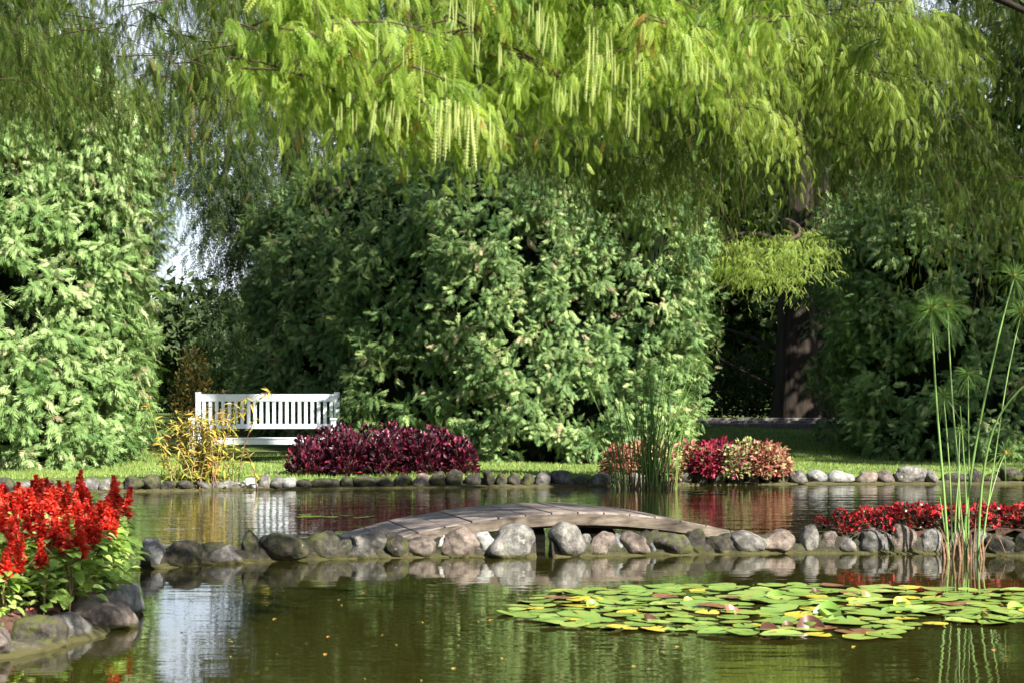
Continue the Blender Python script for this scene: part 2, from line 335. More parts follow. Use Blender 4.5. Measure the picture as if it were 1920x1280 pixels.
g = MB().add(np.stack([X, Y, Z], -1), Fq, .5, 0, True).build("ground", gm); tag(g, kind="structure", label="lawn and banks round the garden pond")
wq = MB().add([[-9.9, 4.2, 0], [11.4, 4.2, 0], [11.4, 24.5, 0], [-9.9, 24.5, 0]], [[0, 1, 2, 3]]).build("water", M['water'])
tag(wq, kind="structure", label="still dark green pond water")

# soil sheets of the beds
def soil_sheet(name, x0, x1, y0, y1, cond, label):
    xs_ = np.arange(x0, x1, .06); ys_ = np.arange(y0, y1, .06); X_, Y_ = np.meshgrid(xs_, ys_)
    Z_ = gz(X_, Y_) + .02 + .012 * np.sin(X_ * 23 + 5 * np.sin(Y_ * 7)) * np.sin(Y_ * 19)
    id_ = np.arange(X_.size).reshape(X_.shape)
    q = np.stack([id_[:-1, :-1], id_[:-1, 1:], id_[1:, 1:], id_[1:, :-1]], -1).reshape(-1, 4)
    c = cond(X_, Y_).ravel(); q = q[c[q].all(1)]
    return tag(MB().add(np.stack([X_, Y_, Z_], -1), q, .5, 0, True).build(name, M['soil']), kind="structure", label=label)
soil_sheet("bed_soil", -6, -1.6, 7, 12, lambda x, y: (np.minimum(np.interp(y, BED[:, 0], BED[:, 1]) - x, y - 7.1) > .05) & (y < 11.9), "bare brown soil under the red salvias")
soil_sheet("border_soil", 2.3, 6, 12, 13.7, lambda x, y: land_sd(x, y) > .02, "soil of the border behind the low stone wall")

# ------------------------------------------------------------------ leaf shapes
def T_spray(lobes=7, w=.036, droop=.4):
    V, F = [], []
    def diamond(b, d, L, wd):
        b = np.array(b, float); d = np.array(d, float); d /= np.linalg.norm(d); n = np.array([-d[1], d[0], 0])
        i = len(V); V.extend([b, b + d * L * .55 - n * wd, b + d * L, b + d * L * .55 + n * wd]); F.append([i, i + 1, i + 2, i + 3])
    diamond([0, 0, 0], [0, 1, 0], 1.0, w * .8)
    for k in range(lobes):
        y = .06 + .78 * k / lobes; L = (.5 - .34 * (k / lobes)) * (.75 + .25 * math.sin(k * 2.4) + .1)
        for s in (-1, 1): diamond([0, y, 0], [s * .5, .9, -.4 * (k % 2)], L * 1.1, w)
    V = np.array(V); V[:, 2] -= droop * V[:, 1] ** 2 + .5 * V[:, 0] ** 2
    return V, np.array(F)
def T_feather(pairs, w=.16, tw=.045, droop=.25):
    V, F = [], []
    V += [[-.012, 0, 0], [.012, 0, 0], [.004, 1, 0], [-.004, 1, 0]]; F.append([0, 1, 2, 3])
    for k in range(pairs):
        y = .06 + .9 * k / pairs; L = w * (math.sin(math.pi * (.12 + .83 * (y)))) ** .6
        for s in (-1, 1):
            i = len(V); V += [[0, y - tw * .5, 0], [s * L * .6, y + .01 + L * .15, -.02], [s * L, y + L * .42, -.03], [s * L * .5, y + tw + L * .3, -.02]]; F.append([i, i + 1, i + 2, i + 3])
    V = np.array(V, float); V[:, 2] -= droop * V[:, 1] ** 2
    return V, np.array(F)
def T_leaf(w=.32, fold=.12, droop=.25, seg=4, tip=1.0):
    V, F = [], []
    for k in range(seg + 1):
        y = k / seg; ww = w * (math.sin(math.pi * min(1, y ** .75 * .97 + .03)) ** .8) + .004
        V += [[-ww, y, fold * ww / w], [0, y, 0], [ww, y, fold * ww / w]]
        if k:
            i = 3 * (k - 1); F += [[i, i + 1, i + 4, i + 3], [i + 1, i + 2, i + 5, i + 4]]
    V = np.array(V, float); V[:, 2] -= droop * V[:, 1] ** 2
    return V, np.array(F)
T_SPRAY = T_spray(); T_SPRAY_LO = T_spray(3, .08)
T_F12 = T_feather(10, .17, .05, .35); T_F7 = T_feather(7, .125, .075, .3); T_F4 = T_feather(4, .17, .13)
T_CAT = T_feather(15, .042, .03, .04); T_BROAD = T_leaf(.36, .1, .3); T_LEAF2 = T_leaf(.33, .1, .25, 2); T_LANCE = T_leaf(.09, .03, .35, 3)
T_BLADE = (np.array([[-.06, 0, 0], [.06, 0, 0], [.03, .6, .06], [-.03, .6, .06], [0, 1, .22]], float)[[0, 1, 4, 3]], np.array([[0, 1, 2, 3]]))

# ------------------------------------------------------------------ hedges
def hedge(name, poly, height, dens, label, mat, seed=0, lean=0.0, round_=.6, spray=.105, jut=(-.16, .2), nsp=13, void=0.0, sag=-.15):
    """poly: footprint, counter-clockwise seen from above; foliage clumps over its skin"""
    rs = np.random.default_rng(seed)
    P = np.array(poly, float)
    for _ in range(3):                                        # round the footprint's corners
        Q = np.roll(P, -1, 0); P = np.stack([P * .75 + Q * .25, P * .25 + Q * .75], 1).reshape(-1, 2)
    Q = np.roll(P, -1, 0); seg = np.linalg.norm(Q - P, axis=1); cum = np.concatenate([[0], np.cumsum(seg)]); per = cum[-1]
    cen = P.mean(0); base = float(gz(*cen)) if False else .1
    def side(u, h):
        u = u % per; x = np.interp(u, cum, np.append(P[:, 0], P[0, 0])); y = np.interp(u, cum, np.append(P[:, 1], P[0, 1]))
        e = .15; x2 = np.interp((u + e) % per, cum, np.append(P[:, 0], P[0, 0])); y2 = np.interp((u + e) % per, cum, np.append(P[:, 1], P[0, 1]))
        x1 = np.interp((u - e) % per, cum, np.append(P[:, 0], P[0, 0])); y1 = np.interp((u - e) % per, cum, np.append(P[:, 1], P[0, 1]))
        tx, ty = x2 - x1, y2 - y1; l = np.hypot(tx, ty) + 1e-9; nxx, nyy = ty / l, -tx / l
        lump = .24 * np.sin(x * 2.1 + h * 1.7 + seed) + .12 * np.sin(y * 2.9 - h * 2.6 + x + seed) + .09 * np.sin(h * 4.3 + x * 3.7 + seed * 2) + .11 * np.sin(x * 7.3 + 3 * np.sin(h * 9) + seed) * np.sin(h * height * 5.1 + 2 * np.sin(y * 5 + x * 2))
        tp = np.clip((h - (1 - round_ / height)) / (round_ / height), 0, 1)
        off = lump - tp ** 2 * round_ * .9 + lean * h - .25 * np.clip(.06 - h, 0, 1) / .06
        px_, py_ = x + nxx * off, y + nyy * off
        nz_ = tp * 1.2
        return np.stack([px_, py_, base + h * height + lump * .5 * tp], -1), norm(np.stack([nxx, nyy, nz_ + 0 * nxx], -1))
    # inner hull, added to block light and darken the gaps
    nu, nh = 64, 14
    U = np.arange(nu) / nu * per; rows = []
    for k in range(nh):
        p_, n_ = side(U, np.full(nu, k / (nh - 1) * .97)); n_[:, 2] *= .5; rows.append(p_ - norm(n_) * .46)
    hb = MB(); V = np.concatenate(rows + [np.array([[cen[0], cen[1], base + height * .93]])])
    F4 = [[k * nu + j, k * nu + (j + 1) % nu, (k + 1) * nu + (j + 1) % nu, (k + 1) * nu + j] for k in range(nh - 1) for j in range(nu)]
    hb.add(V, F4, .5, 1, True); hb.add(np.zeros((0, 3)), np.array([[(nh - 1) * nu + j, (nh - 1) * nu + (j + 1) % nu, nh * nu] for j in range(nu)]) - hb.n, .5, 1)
    # foliage clumps
    n = int(per * height * dens); u = rs.random(n) * per; h = rs.random(n) ** .95
    p_, n_ = side(u, h)
    keep = (n_[:, 1] < .35) | (rs.random(n) < .3); p_, n_, h = p_[keep], n_[keep], h[keep]
    # top
    nt_ = int(dens * .9 * abs(np.sum(P[:, 0] * Q[:, 1] - Q[:, 0] * P[:, 1])) / 2)
    w = rs.random(nt_) ** .5; uu = rs.random(nt_) * per; q_, _ = side(uu, np.full(nt_, 1.0))
    tp_ = q_ * w[:, None] + np.array([cen[0], cen[1], base + height])[None] * (1 - w[:, None]); tn = np.tile([0, 0, 1.0], (nt_, 1)) + rs.normal(size=(nt_, 3)) * .3
    p_ = np.concatenate([p_, tp_]); n_ = norm(np.concatenate([n_, tn]))
    if void:
        f = np.sin(p_[:, 0] * 3.3 + seed) * np.sin(p_[:, 2] * 3.9 + p_[:, 1] * 2) + .5 * np.sin(p_[:, 0] * 7.1) * np.sin(p_[:, 2] * 8.3 + seed)
        k = rs.random(len(p_)) < np.clip(1.0 - void * (f > .35), 0, 1); p_, n_ = p_[k], n_[k]
    N = len(p_)
    b_ = norm(n_ + np.array([0, 0, .25]) + rs.normal(size=(N, 3)) * .35)
    jt = rs.uniform(jut[0], jut[1], N); size = rs.uniform(.7, 1.35, N); cv = rs.normal(size=N) * .14
    pos, dr, nn, sc, vr = [], [], [], [], []
    for k in range(nsp):
        tt = rs.random(N); sd = rs.normal(size=(N, 3)) * .085 * (1.25 - tt)[:, None]
        pos.append(p_ + b_ * (jt + tt * .2 - .1)[:, None] + sd * size[:, None])
        d = norm(b_ * .45 + sd * 6 + rs.normal(size=(N, 3)) * .4 + np.array([0, 0, sag])); dr.append(d)
        nn.append(norm(n_ * .8 + np.array([0, 0, .4]) + rs.normal(size=(N, 3)) * .38))
        sc.append(spray * (.6 + .4 * size) * rs.uniform(.7, 1.3, N)); vr.append(np.clip(.5 + cv + rs.normal(size=N) * .18 + (rs.random(N) < .01) * .5, 0, 1))
    hb.inst(T_SPRAY, np.concatenate(pos), frames(np.concatenate(dr), np.concatenate(nn)), np.concatenate(sc), np.concatenate(vr), 0)
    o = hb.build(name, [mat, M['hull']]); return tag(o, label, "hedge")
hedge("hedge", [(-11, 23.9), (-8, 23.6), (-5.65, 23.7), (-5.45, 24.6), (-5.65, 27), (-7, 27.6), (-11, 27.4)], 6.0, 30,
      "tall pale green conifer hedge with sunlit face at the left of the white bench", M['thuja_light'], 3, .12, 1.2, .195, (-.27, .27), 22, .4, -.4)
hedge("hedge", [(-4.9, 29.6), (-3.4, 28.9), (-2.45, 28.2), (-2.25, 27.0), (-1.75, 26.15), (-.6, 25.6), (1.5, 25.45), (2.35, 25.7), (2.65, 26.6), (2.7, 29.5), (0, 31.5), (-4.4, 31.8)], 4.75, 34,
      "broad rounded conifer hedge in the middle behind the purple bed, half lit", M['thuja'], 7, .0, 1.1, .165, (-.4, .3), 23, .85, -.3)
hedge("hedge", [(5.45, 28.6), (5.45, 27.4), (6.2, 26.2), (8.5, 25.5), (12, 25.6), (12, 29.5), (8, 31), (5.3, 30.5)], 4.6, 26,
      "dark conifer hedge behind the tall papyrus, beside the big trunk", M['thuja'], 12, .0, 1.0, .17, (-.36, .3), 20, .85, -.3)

# ------------------------------------------------------------------ trees
def path(pts, n=12):
    """smooth polyline through points"""
    P = np.array([list(p) for p in pts], float); k = np.linspace(0, len(P) - 1, n); i = np.clip(k.astype(int), 0, len(P) - 2); f = (k - i)[:, None]
    Pm = P[np.maximum(i - 1, 0)]; P0 = P[i]; P1 = P[i + 1]; P2 = P[np.minimum(i + 2, len(P) - 1)]
    return .5 * ((2 * P0) + (-Pm + P1) * f + (2 * Pm - 5 * P0 + 4 * P1 - P2) * f ** 2 + (-Pm + 3 * P0 - 3 * P1 + P2) * f ** 3)
def weep(mb, p0, out, L, T, nf, flen, down=.7, twig=None, spread=1.0, mat=0, var0=.45):
    """drooping twigs from points p0 (N,3) heading out (N,3); feathery fronds along each"""
    N = len(p0); ts = np.linspace(.03, 1, nf)
    out = norm(out)
    pos, dr, nn, sc, vr = [], [], [], [], []
    base = rng.normal(size=N) * .15 + var0
    for k, tt in enumerate(ts):
        c = p0 + out * (L * tt)[:, None] + np.array([0, 0, -1.0]) * (down * L * tt * tt)[:, None]
        tang = norm(out + np.array([0, 0, -2 * down]) * tt)
        side = norm(np.cross(tang, rnd(N) * .35 + norm(rng.normal(size=(N, 3)) * .5 + [0, 1, 0]))) * (1 if k % 2 else -1)
        pos.append(c + rnd(N, .008)); dr.append(tang * .45 + side * .55 * spread + np.array([0, 0, -.65]) + rnd(N, .14))
        nn.append(rnd(N, .6) + np.array([0, -.9, .5])); sc.append(flen * (1 - .45 * tt) * rng.uniform(.5, 1.3, N)); vr.append(np.clip(base + rng.normal(size=N) * .12 + (rng.random(N) < .008) * .6, 0, 1))
    mb.inst(T, np.concatenate(pos), frames(np.concatenate(dr), np.concatenate(nn)), np.concatenate(sc), np.concatenate(vr), mat)
    if twig is not None:
        tt = np.linspace(0, 1, 5)
        for i in range(0, N, twig):
            c = p0[i] + out[i] * (L[i] * tt)[:, None] + np.array([0, 0, -1.0]) * (down * L[i] * tt * tt)[:, None]
            mb.tube(c, np.linspace(.0035, .0012, 5), 3, .5, 1)
def trunk_mb(base, top, r0, r1, lean=0, flute=True, n=18, k=20):
    mb = MB(); b = np.array(base, float); tpt = np.array(top, float); rows = []
    for i in range(n):
        f = i / (n - 1); c = b * (1 - f) + tpt * f; r = r0 * (1 - f) + r1 * f; r *= 1 + .45 * math.exp(-f * n * .75)
        a = np.arange(k) / k * 2 * math.pi; rr = r * (1 + (.07 * np.sin(a * 5 + f * 2) + .04 * np.sin(a * 9 + 1)) * (1 if flute else 0))
        rows.append(np.stack([c[0] + np.cos(a) * rr, c[1] + np.sin(a) * rr, np.full(k, c[2])], 1))
    F = [[i * k + j, i * k + (j + 1) % k, (i + 1) * k + (j + 1) % k, (i + 1) * k + j] for i in range(n - 1) for j in range(k)]
    return mb.add(np.concatenate(rows), F, .5, 0, True)
def low_edge(pts, x): return np.interp(x, [p[0] for p in pts], [p[1] for p in pts])

def curtain(mb, x0, x1, edge, D0, D1, n, Lr, T, nf, flen, top=-60, bias=1.0, twig=None, spread=1.0, mat=0, sparse=None, var0=.45, limbs=None):
    """weeping twigs whose tips end above a ragged lower edge"""
    px = rng.uniform(x0, x1, n); D = rng.uniform(D0, D1, n); L = rng.uniform(*Lr, n)
    s = F_PX / D; lo = low_edge(edge, px) + rng.normal(size=n) * 12
    f = rng.random(n) ** bias
    tip = top + (lo - top) * (1 - f * .999)
    if sparse is not None:
        k = rng.random(n) < sparse(px, tip); px, D, L, s, tip = px[k], D[k], L[k], s[k], tip[k]
    N = len(px); ang = rng.uniform(0, 2 * math.pi, N); out = np.stack([np.cos(ang), np.sin(ang) * .7, rng.uniform(-.35, .25, N)], -1); out = norm(out)
    down = .75
    ztip = CAM_H - (tip - HOR) / s; xtip = (px - 960) / s
    p0 = np.stack([xtip, D, ztip], -1) - out * L[:, None] + np.array([0, 0, 1.0]) * (down * L)[:, None]
    # keep twigs starting under the tree's boughs
    weep(mb, p0, out, L, T, nf, flen, down, twig, spread, mat, var0)
    return p0

def boughs(mb, n, x0, x1, edge, D0, D1, Lb, Lt, T, flen, ntw=20, nf=9, top=-80, mat=0, sparse=None, var0=.45, lift=60, slope=-.32, down=.9, tw=4, spread=.7):
    """boughs sloping out and down, each a clump of weeping twigs; their tips end above a ragged edge"""
    done = 0
    while done < n:
        px = rng.uniform(x0, x1); D = rng.uniform(D0, D1); s = F_PX / D; L = rng.uniform(*Lb)
        lo = float(low_edge(edge, [px])[0]) - lift + rng.normal() * 8
        y = lo - (lo - top) * rng.random() ** 1.0 if rng.random() < .72 else lo - rng.random() * 30
        if sparse is not None and rng.random() > float(sparse(px, y)): done += 1; continue
        done += 1; sg = 1 if rng.random() < .75 else -1
        tip = np.array([(px - 960) / s, D, CAM_H - (y - HOR) / s]); dv = np.array([sg * rng.uniform(.5, 1), rng.uniform(-.5, .35), slope + rng.normal() * .15]); dv /= np.linalg.norm(dv)
        P = path([tip - dv * L + [0, 0, -.06 * L], tip - dv * L * .5 + [0, 0, .05 * L], tip], 9); mb.tube(P, np.linspace(.0045, .0015, 9), 4, .5, 1)
        k = rng.uniform(0, 8, ntw); c = np.stack([np.interp(k, np.arange(9), P[:, j]) for j in range(3)], 1) + rnd(ntw, .01)
        out = rnd(ntw, .55) + dv * .5 + np.array([0, 0, -.35])
        weep(mb, c, out, rng.uniform(*Lt, ntw) * (.6 + .4 * k / 8), T, nf, flen, down, tw, spread, mat, var0 + rng.normal() * .1)
def limb(tree, pts, r0, r1, n=14):
    mb = MB(); P = path(pts, n); mb.tube(P, np.linspace(r0, r1, n), 8); mb.build("limb", M['bark'], tree); return P
# near weeping tree: trunk on the left bank outside the picture, one long bough across the top of it
t1 = empty("cypress_tree", (-4.6, 4.3, .1), label="nearest weeping cypress, sunlit bright green sprays hanging across the top middle", cat="tree")
def rel(o, P): return [tuple(np.array(p) - np.array(o.location)) for p in P]
trunk_mb((0, 0, -.3), (.3, .1, 9.5), .34, .08).build("trunk", M['bark'], t1)
limb(t1, rel(t1, [(-4.5, 4.3, 2.6), (-3.2, 5.4, 3.5), (-1, 6.8, 3.6), (1.2, 7.3, 3.2), (2.2, 7.2, 2.75)]), .09, .012)
limb(t1, rel(t1, [(-4.5, 4.3, 3.2), (-2.5, 6.2, 4.1), (0, 7.6, 4.0), (2.3, 8.4, 3.5)]), .08, .012)
cr = MB()
near_edge = [(560, 120), (590, 215), (650, 290), (690, 215), (740, 285), (790, 235), (850, 320), (900, 310), (960, 215), (1040, 235), (1090, 190), (1140, 290), (1180, 250), (1210, 160), (1290, 165), (1340, 190), (1360, 90)]
boughs(cr, 66, 575, 1345, near_edge, 6.2, 7.4, (.22, .45), (.10, .22), T_F12, .1, 20, 8, -60, 0, None, .5)
boughs(cr, 60, 560, 1360, near_edge, 7.8, 9.4, (.3, .6), (.16, .3), T_F12, .095, 20, 9, -100, 3, None, .4, 80)
limb(t1, rel(t1, [(-4.4, 4.4, 6), (-2, 6, 7.2), (1, 7.4, 7.4), (3, 8, 7.2)]), .1, .02)
for q in range(50):      # unseen upper boughs, added to shade stones and fronds below
    c = np.array([rng.uniform(.3, 3.4), rng.uniform(5.3, 7.6), rng.uniform(4.3, 5.6)]) if q < 8 else np.array([rng.uniform(.8, 4.5), rng.uniform(3.8, 6.2), rng.uniform(5.8, 8)]) if q < 22 else np.array([rng.uniform(-2.2, 2.6), rng.uniform(6.3, 10.5), rng.uniform(6.4, 8.4)]); n = 30; weep(cr, c + rnd(n, .45) * [1, 1, .35], rnd(n), rng.uniform(.3, .6, n), T_F4, 9, .14, .7)
# boughlets seen against the foliage
for (x0, y0, x1, y1, D) in [(1040, 40, 1290, 108, 6.9), (980, 120, 1060, 190, 6.8), (740, 175, 905, 225, 6.6), (1180, 20, 1300, 100, 7.1), (600, 90, 700, 190, 6.7), (900, 60, 1080, 170, 6.8), (830, 10, 960, 110, 7), (720, 120, 850, 190, 7)]:
    P = path([at(x0 - 60, y0 - 30, D), at(x0, y0, D), at((x0 + x1) / 2, (y0 + y1) / 2 - 10, D - .1), at(x1, y1, D - .15)], 12); cr.tube(P, np.linspace(.007, .0025, 12), 5, .5, 1)
    k = rng.integers(2, 12, 34); pp = P[k] + rnd(34, .012); weep(cr, pp, rnd(34) + np.array([.3, -.2, -.2]), rng.uniform(.1, .22, 34), T_F12, 8, .08, .6, 2)
# catkin strings
def catkins(mb, x, y, D, n, L):
    for _ in range(n):
        dx = rng.uniform(-34, 34); p = np.array(at(x + dx, y + dx * .35 + rng.uniform(-8, 8), D + rng.uniform(-.08, .08))); l = L * rng.uniform(.5, 1.15)
        d = np.array([[rng.normal() * .06, rng.normal() * .06, -1.0]] * 2); nn = np.array([[.3, -1.0, 0], [1.0, .4, 0]])
        mb.inst(T_CAT, np.repeat(p[None], 2, 0), frames(d, nn), np.full(2, l), None, 2)
for (x, y, n, L) in [(735, 195, 9, .16), (765, 200, 6, .2), (850, 195, 12, .24), (885, 200, 9, .2), (820, 190, 7, .2), (650, 200, 5, .13), (705, 60, 5, .15), (915, 80, 6, .15), (1010, 20, 8, .17), (985, 0, 6, .12), (875, 0, 8, .12),
                     (1060, 155, 7, .13), (1075, 190, 6, .1), (1130, 60, 6, .2), (1120, 110, 5, .2), (1285, 105, 6, .12), (1325, 110, 6, .13), (1305, 108, 4, .1), (1165, 180, 7, .18), (1180, 120, 5, .14), (960, 250, 6, .1), (760, 90, 5, .12), (820, 130, 5, .12)]:
    catkins(cr, x, y, 6.2, n, L * .85)
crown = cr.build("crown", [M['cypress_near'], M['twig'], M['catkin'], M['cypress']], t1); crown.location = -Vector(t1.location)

# left mid tree
t2 = empty("cypress_tree", (-6.8, 12.6, .1), label="shaded weeping cypress whose fronds hang at the top left in front of the pale hedge", cat="tree")
trunk_mb((0, 0, -.3), (.2, .1, 11), .4, .08).build("trunk", M['bark'], t2)
for pts in ([(-6.7, 12.6, 4), (-5, 12.3, 5.2), (-3, 12, 5.3), (-1.2, 12.2, 4.7)], [(-6.7, 12.6, 3), (-5, 11.4, 4.4), (-3.3, 11, 4.4), (-1.8, 11, 4.1)], [(-6.7, 12.6, 5), (-5, 13.6, 6.2), (-2.5, 14, 5.8), (-.6, 13.8, 5.0)]):
    limb(t2, rel(t2, pts), .09, .015)
cr = MB()
left_edge = [(-60, 260), (0, 250), (60, 200), (120, 250), (170, 330), (230, 270), (290, 345), (340, 360), (380, 230), (430, 280), (470, 265), (520, 330), (560, 250), (620, 290)]
sp_left = lambda x, y: np.where((x > 225) & (x < 445), np.where(y > 60, .38, .6), 1.0)
boughs(cr, 135, -60, 640, left_edge, 10.2, 14.2, (.5, 1.1), (.3, .6), T_F7, .115, 17, 13, -110, 0, sp_left, .35, 110, -.3, 1.1, 6, .6)
for _ in range(7):      # limb-top foliage outside the frame, which shades what hangs below
    c = np.array([rng.uniform(-6.4, -1.0), rng.uniform(10.6, 14), rng.uniform(4.9, 6.2)]); n = 50
    weep(cr, c + rnd(n, .6) * [1, 1, .4], rnd(n), rng.uniform(.4, .8, n), T_F4, 9, .16, .7)
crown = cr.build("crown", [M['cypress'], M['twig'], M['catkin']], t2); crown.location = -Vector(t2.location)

# right mid tree
t3 = empty("cypress_tree", (7.6, 14.6, .1), label="large weeping cypress whose olive fronds hang low over the top right", cat="tree")
trunk_mb((0, 0, -.3), (-.2, .1, 17), .5, .1).build("trunk", M['bark'], t3)
for pts in ([(7.5, 14.6, 4.5), (5, 13.6, 5.4), (2.8, 12.6, 5.0), (.8, 12, 4.3)], [(7.5, 14.6, 3.8), (5.5, 13, 4.8), (3.2, 11.8, 4.4), (1.8, 11.4, 3.9)], [(7.5, 14.6, 5.4), (5.4, 15.4, 6.4), (2.6, 15.2, 6.1), (.4, 14.6, 5.2)], [(7.5, 14.6, 3.2), (6, 12.8, 4.6), (4.6, 11.8, 4.5), (3.6, 11.4, 4.0)]):
    limb(t3, rel(t3, pts), .1, .015)
limb(t3, rel(t3, [(7.4, 14.7, 12), (7, 15.6, 14.5), (6, 16.8, 15.6), (5, 17, 15.5)]), .14, .03)
limb(t3, rel(t3, [(7.5, 14.6, 6.5), (6.8, 12, 8), (5.5, 9.5, 8.2), (4.2, 8, 7.8)]), .1, .02)
cr = MB()
r_edge = [(1000, 250), (1010, 370), (1060, 395), (1120, 420), (1200, 400), (1250, 470), (1300, 500), (1350, 400), (1400, 440), (1450, 360), (1500, 380), (1560, 440), (1600, 330), (1640, 390), (1700, 400), (1760, 480), (1820, 470), (1880, 420), (1960, 520)]
boughs(cr, 66, 1010, 1470, r_edge, 10.2, 12.6, (.5, 1.0), (.3, .55), T_F7, .115, 17, 13, -80, 0, None, .4, 120, -.3, 1.1, 6, .6)
boughs(cr, 105, 1370, 1990, r_edge, 12.0, 15.0, (.6, 1.1), (.35, .7), T_F7, .12, 17, 14, -110, 0, lambda x, y: np.where((x > 1400) & (x < 1700) & (y > 220), .45, 1.0), .4, 120, -.3, 1.1, 6, .6)
boughs(cr, 34, 1340, 1500, [(1300, 190), (1400, 240), (1500, 330)], 9.6, 10.6, (.3, .6), (.14, .3), T_F12, .1, 18, 10, -60, 3, None, .45)
boughs(cr, 27, 1540, 1880, [(1500, 180), (1600, 230), (1700, 260), (1780, 270), (1840, 200), (1900, 120)], 10.2, 11.6, (.3, .6), (.16, .32), T_F12, .105, 18, 11, -60, 3, None, .4)
for q in range(118):     # unseen crown masses, added to shade the hedge and hanging fronds
    c = np.array([rng.uniform(5.6, 10.4), rng.uniform(14, 19), rng.uniform(14.2, 18.5)]) if q < 80 else np.array([rng.uniform(5.6, 8.8), rng.uniform(7, 11), rng.uniform(6.4, 8.4)]); n = 26; weep(cr, c + rnd(n, .8), rnd(n), rng.uniform(.5, 1.0, n), T_F4, 9, .26, .6)
for _ in range(10):
    c = np.array([rng.uniform(1.0, 7.0), rng.uniform(11.5, 15.5), rng.uniform(5.2, 6.6)]); n = 50
    weep(cr, c + rnd(n, .6) * [1, 1, .4], rnd(n), rng.uniform(.4, .8, n), T_F4, 9, .16, .7)
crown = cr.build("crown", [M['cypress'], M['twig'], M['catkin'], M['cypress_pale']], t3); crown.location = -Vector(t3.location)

# big trunk beyond the lawn with its low sunlit spray, and the darker trunk beside it
def weeping_tree(loc, r, hgt, label, blobs, flen=.3, seed=0, mat='cypress_far_shade', T=T_F4, limbs=(), nf=9):
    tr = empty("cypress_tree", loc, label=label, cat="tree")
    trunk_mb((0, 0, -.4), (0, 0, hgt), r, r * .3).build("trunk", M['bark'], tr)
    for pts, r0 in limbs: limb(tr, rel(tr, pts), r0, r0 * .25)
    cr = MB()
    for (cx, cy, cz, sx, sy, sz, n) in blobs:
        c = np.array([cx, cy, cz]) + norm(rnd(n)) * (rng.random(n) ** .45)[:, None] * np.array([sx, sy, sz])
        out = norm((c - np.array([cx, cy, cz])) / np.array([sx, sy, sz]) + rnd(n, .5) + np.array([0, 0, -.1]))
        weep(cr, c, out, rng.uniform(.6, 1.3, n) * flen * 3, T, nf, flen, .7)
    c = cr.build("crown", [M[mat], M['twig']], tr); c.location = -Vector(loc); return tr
Pb = at(1495, 785, 35)
gzt = float(gz(Pb.x, 35))
bt = weeping_tree((Pb.x, 35, gzt), .41, 14, "great dark trunked cypress with a bright low spray, across the lawn between the hedges",
    [(3.2, 35.5, 9.5, 4.2, 2.5, 2.6, 420), (7.5, 36, 8.6, 3.4, 2.5, 3.0, 300)], .34, limbs=[([(Pb.x, 35, 4.2), (Pb.x - 1.2, 34.4, 4.4), (Pb.x - 2.2, 34, 3.9)], .06), ([(Pb.x, 35, 1.9), (Pb.x - .9, 35.6, 2.35), (Pb.x - 2.0, 36, 2.75)], .06), ([(Pb.x, 35, 1.1), (Pb.x - .8, 35.2, 1.5), (Pb.x - 2.2, 36, 2.3)], .05), ([(Pb.x, 35, 3.6), (Pb.x - .9, 35, 3.6), (Pb.x - 1.6, 35, 3.3)], .05), ([(Pb.x + .2, 35, 3.6), (Pb.x + 1.1, 35, 3.8), (Pb.x + 1.9, 35, 3.7)], .06)])
sp = MB()
for (x, y, n, sx, sy) in [(1440, 455, 130, 85, 26), (1505, 450, 70, 50, 22), (1385, 485, 70, 40, 20), (1470, 500, 50, 80, 14)]:
    c = np.array([list(at(x + rng.normal() * sx * .5, y + 18 + rng.normal() * sy * .7, 26.4 + rng.normal() * .35)) for _ in range(n)])
    weep(sp, c, rnd(n) * [1, .7, .3] + [-.3, -.3, 0], rng.uniform(.25, .5, n), T_F7, 12, .13, .35)
sp.tube(path([(Pb.x - .1, 34.8, 4.3), (Pb.x - .9, 31, 4.3), at(1500, 440, 27), at(1390, 480, 26.3)], 14), np.linspace(.09, .012, 14), 6, .5, 1)
o = sp.build("low_spray", [M['cypress_pale'], M['twig']], bt); o.location = -Vector(bt.location)
weeping_tree((6.65, 37.5, .6), .42, 13, "second dark trunk just behind the great cypress trunk",
    [(9, 38, 7.5, 3.5, 2, 3.4, 300)], .34)
# weeping tree behind the bench
weeping_tree((-4.6, 36, .6), .4, 13, "drooping dark cypress rising behind the white bench and between the hedges",
    [(-4.6, 35, 4.2, 1.1, 1.4, 3.0, 420), (-3.2, 35.5, 7.5, 2.3, 2.2, 3.2, 620), (-4.9, 35, 2.0, 1.4, 1.2, 1.6, 360), (-5.2, 31.6, 5.0, .55, .5, 1.4, 330), (-6.3, 33, 6.4, .9, .6, 1.0, 230), (0, 36, 8.2, 3.2, 2.2, 3.4, 620)], .3)
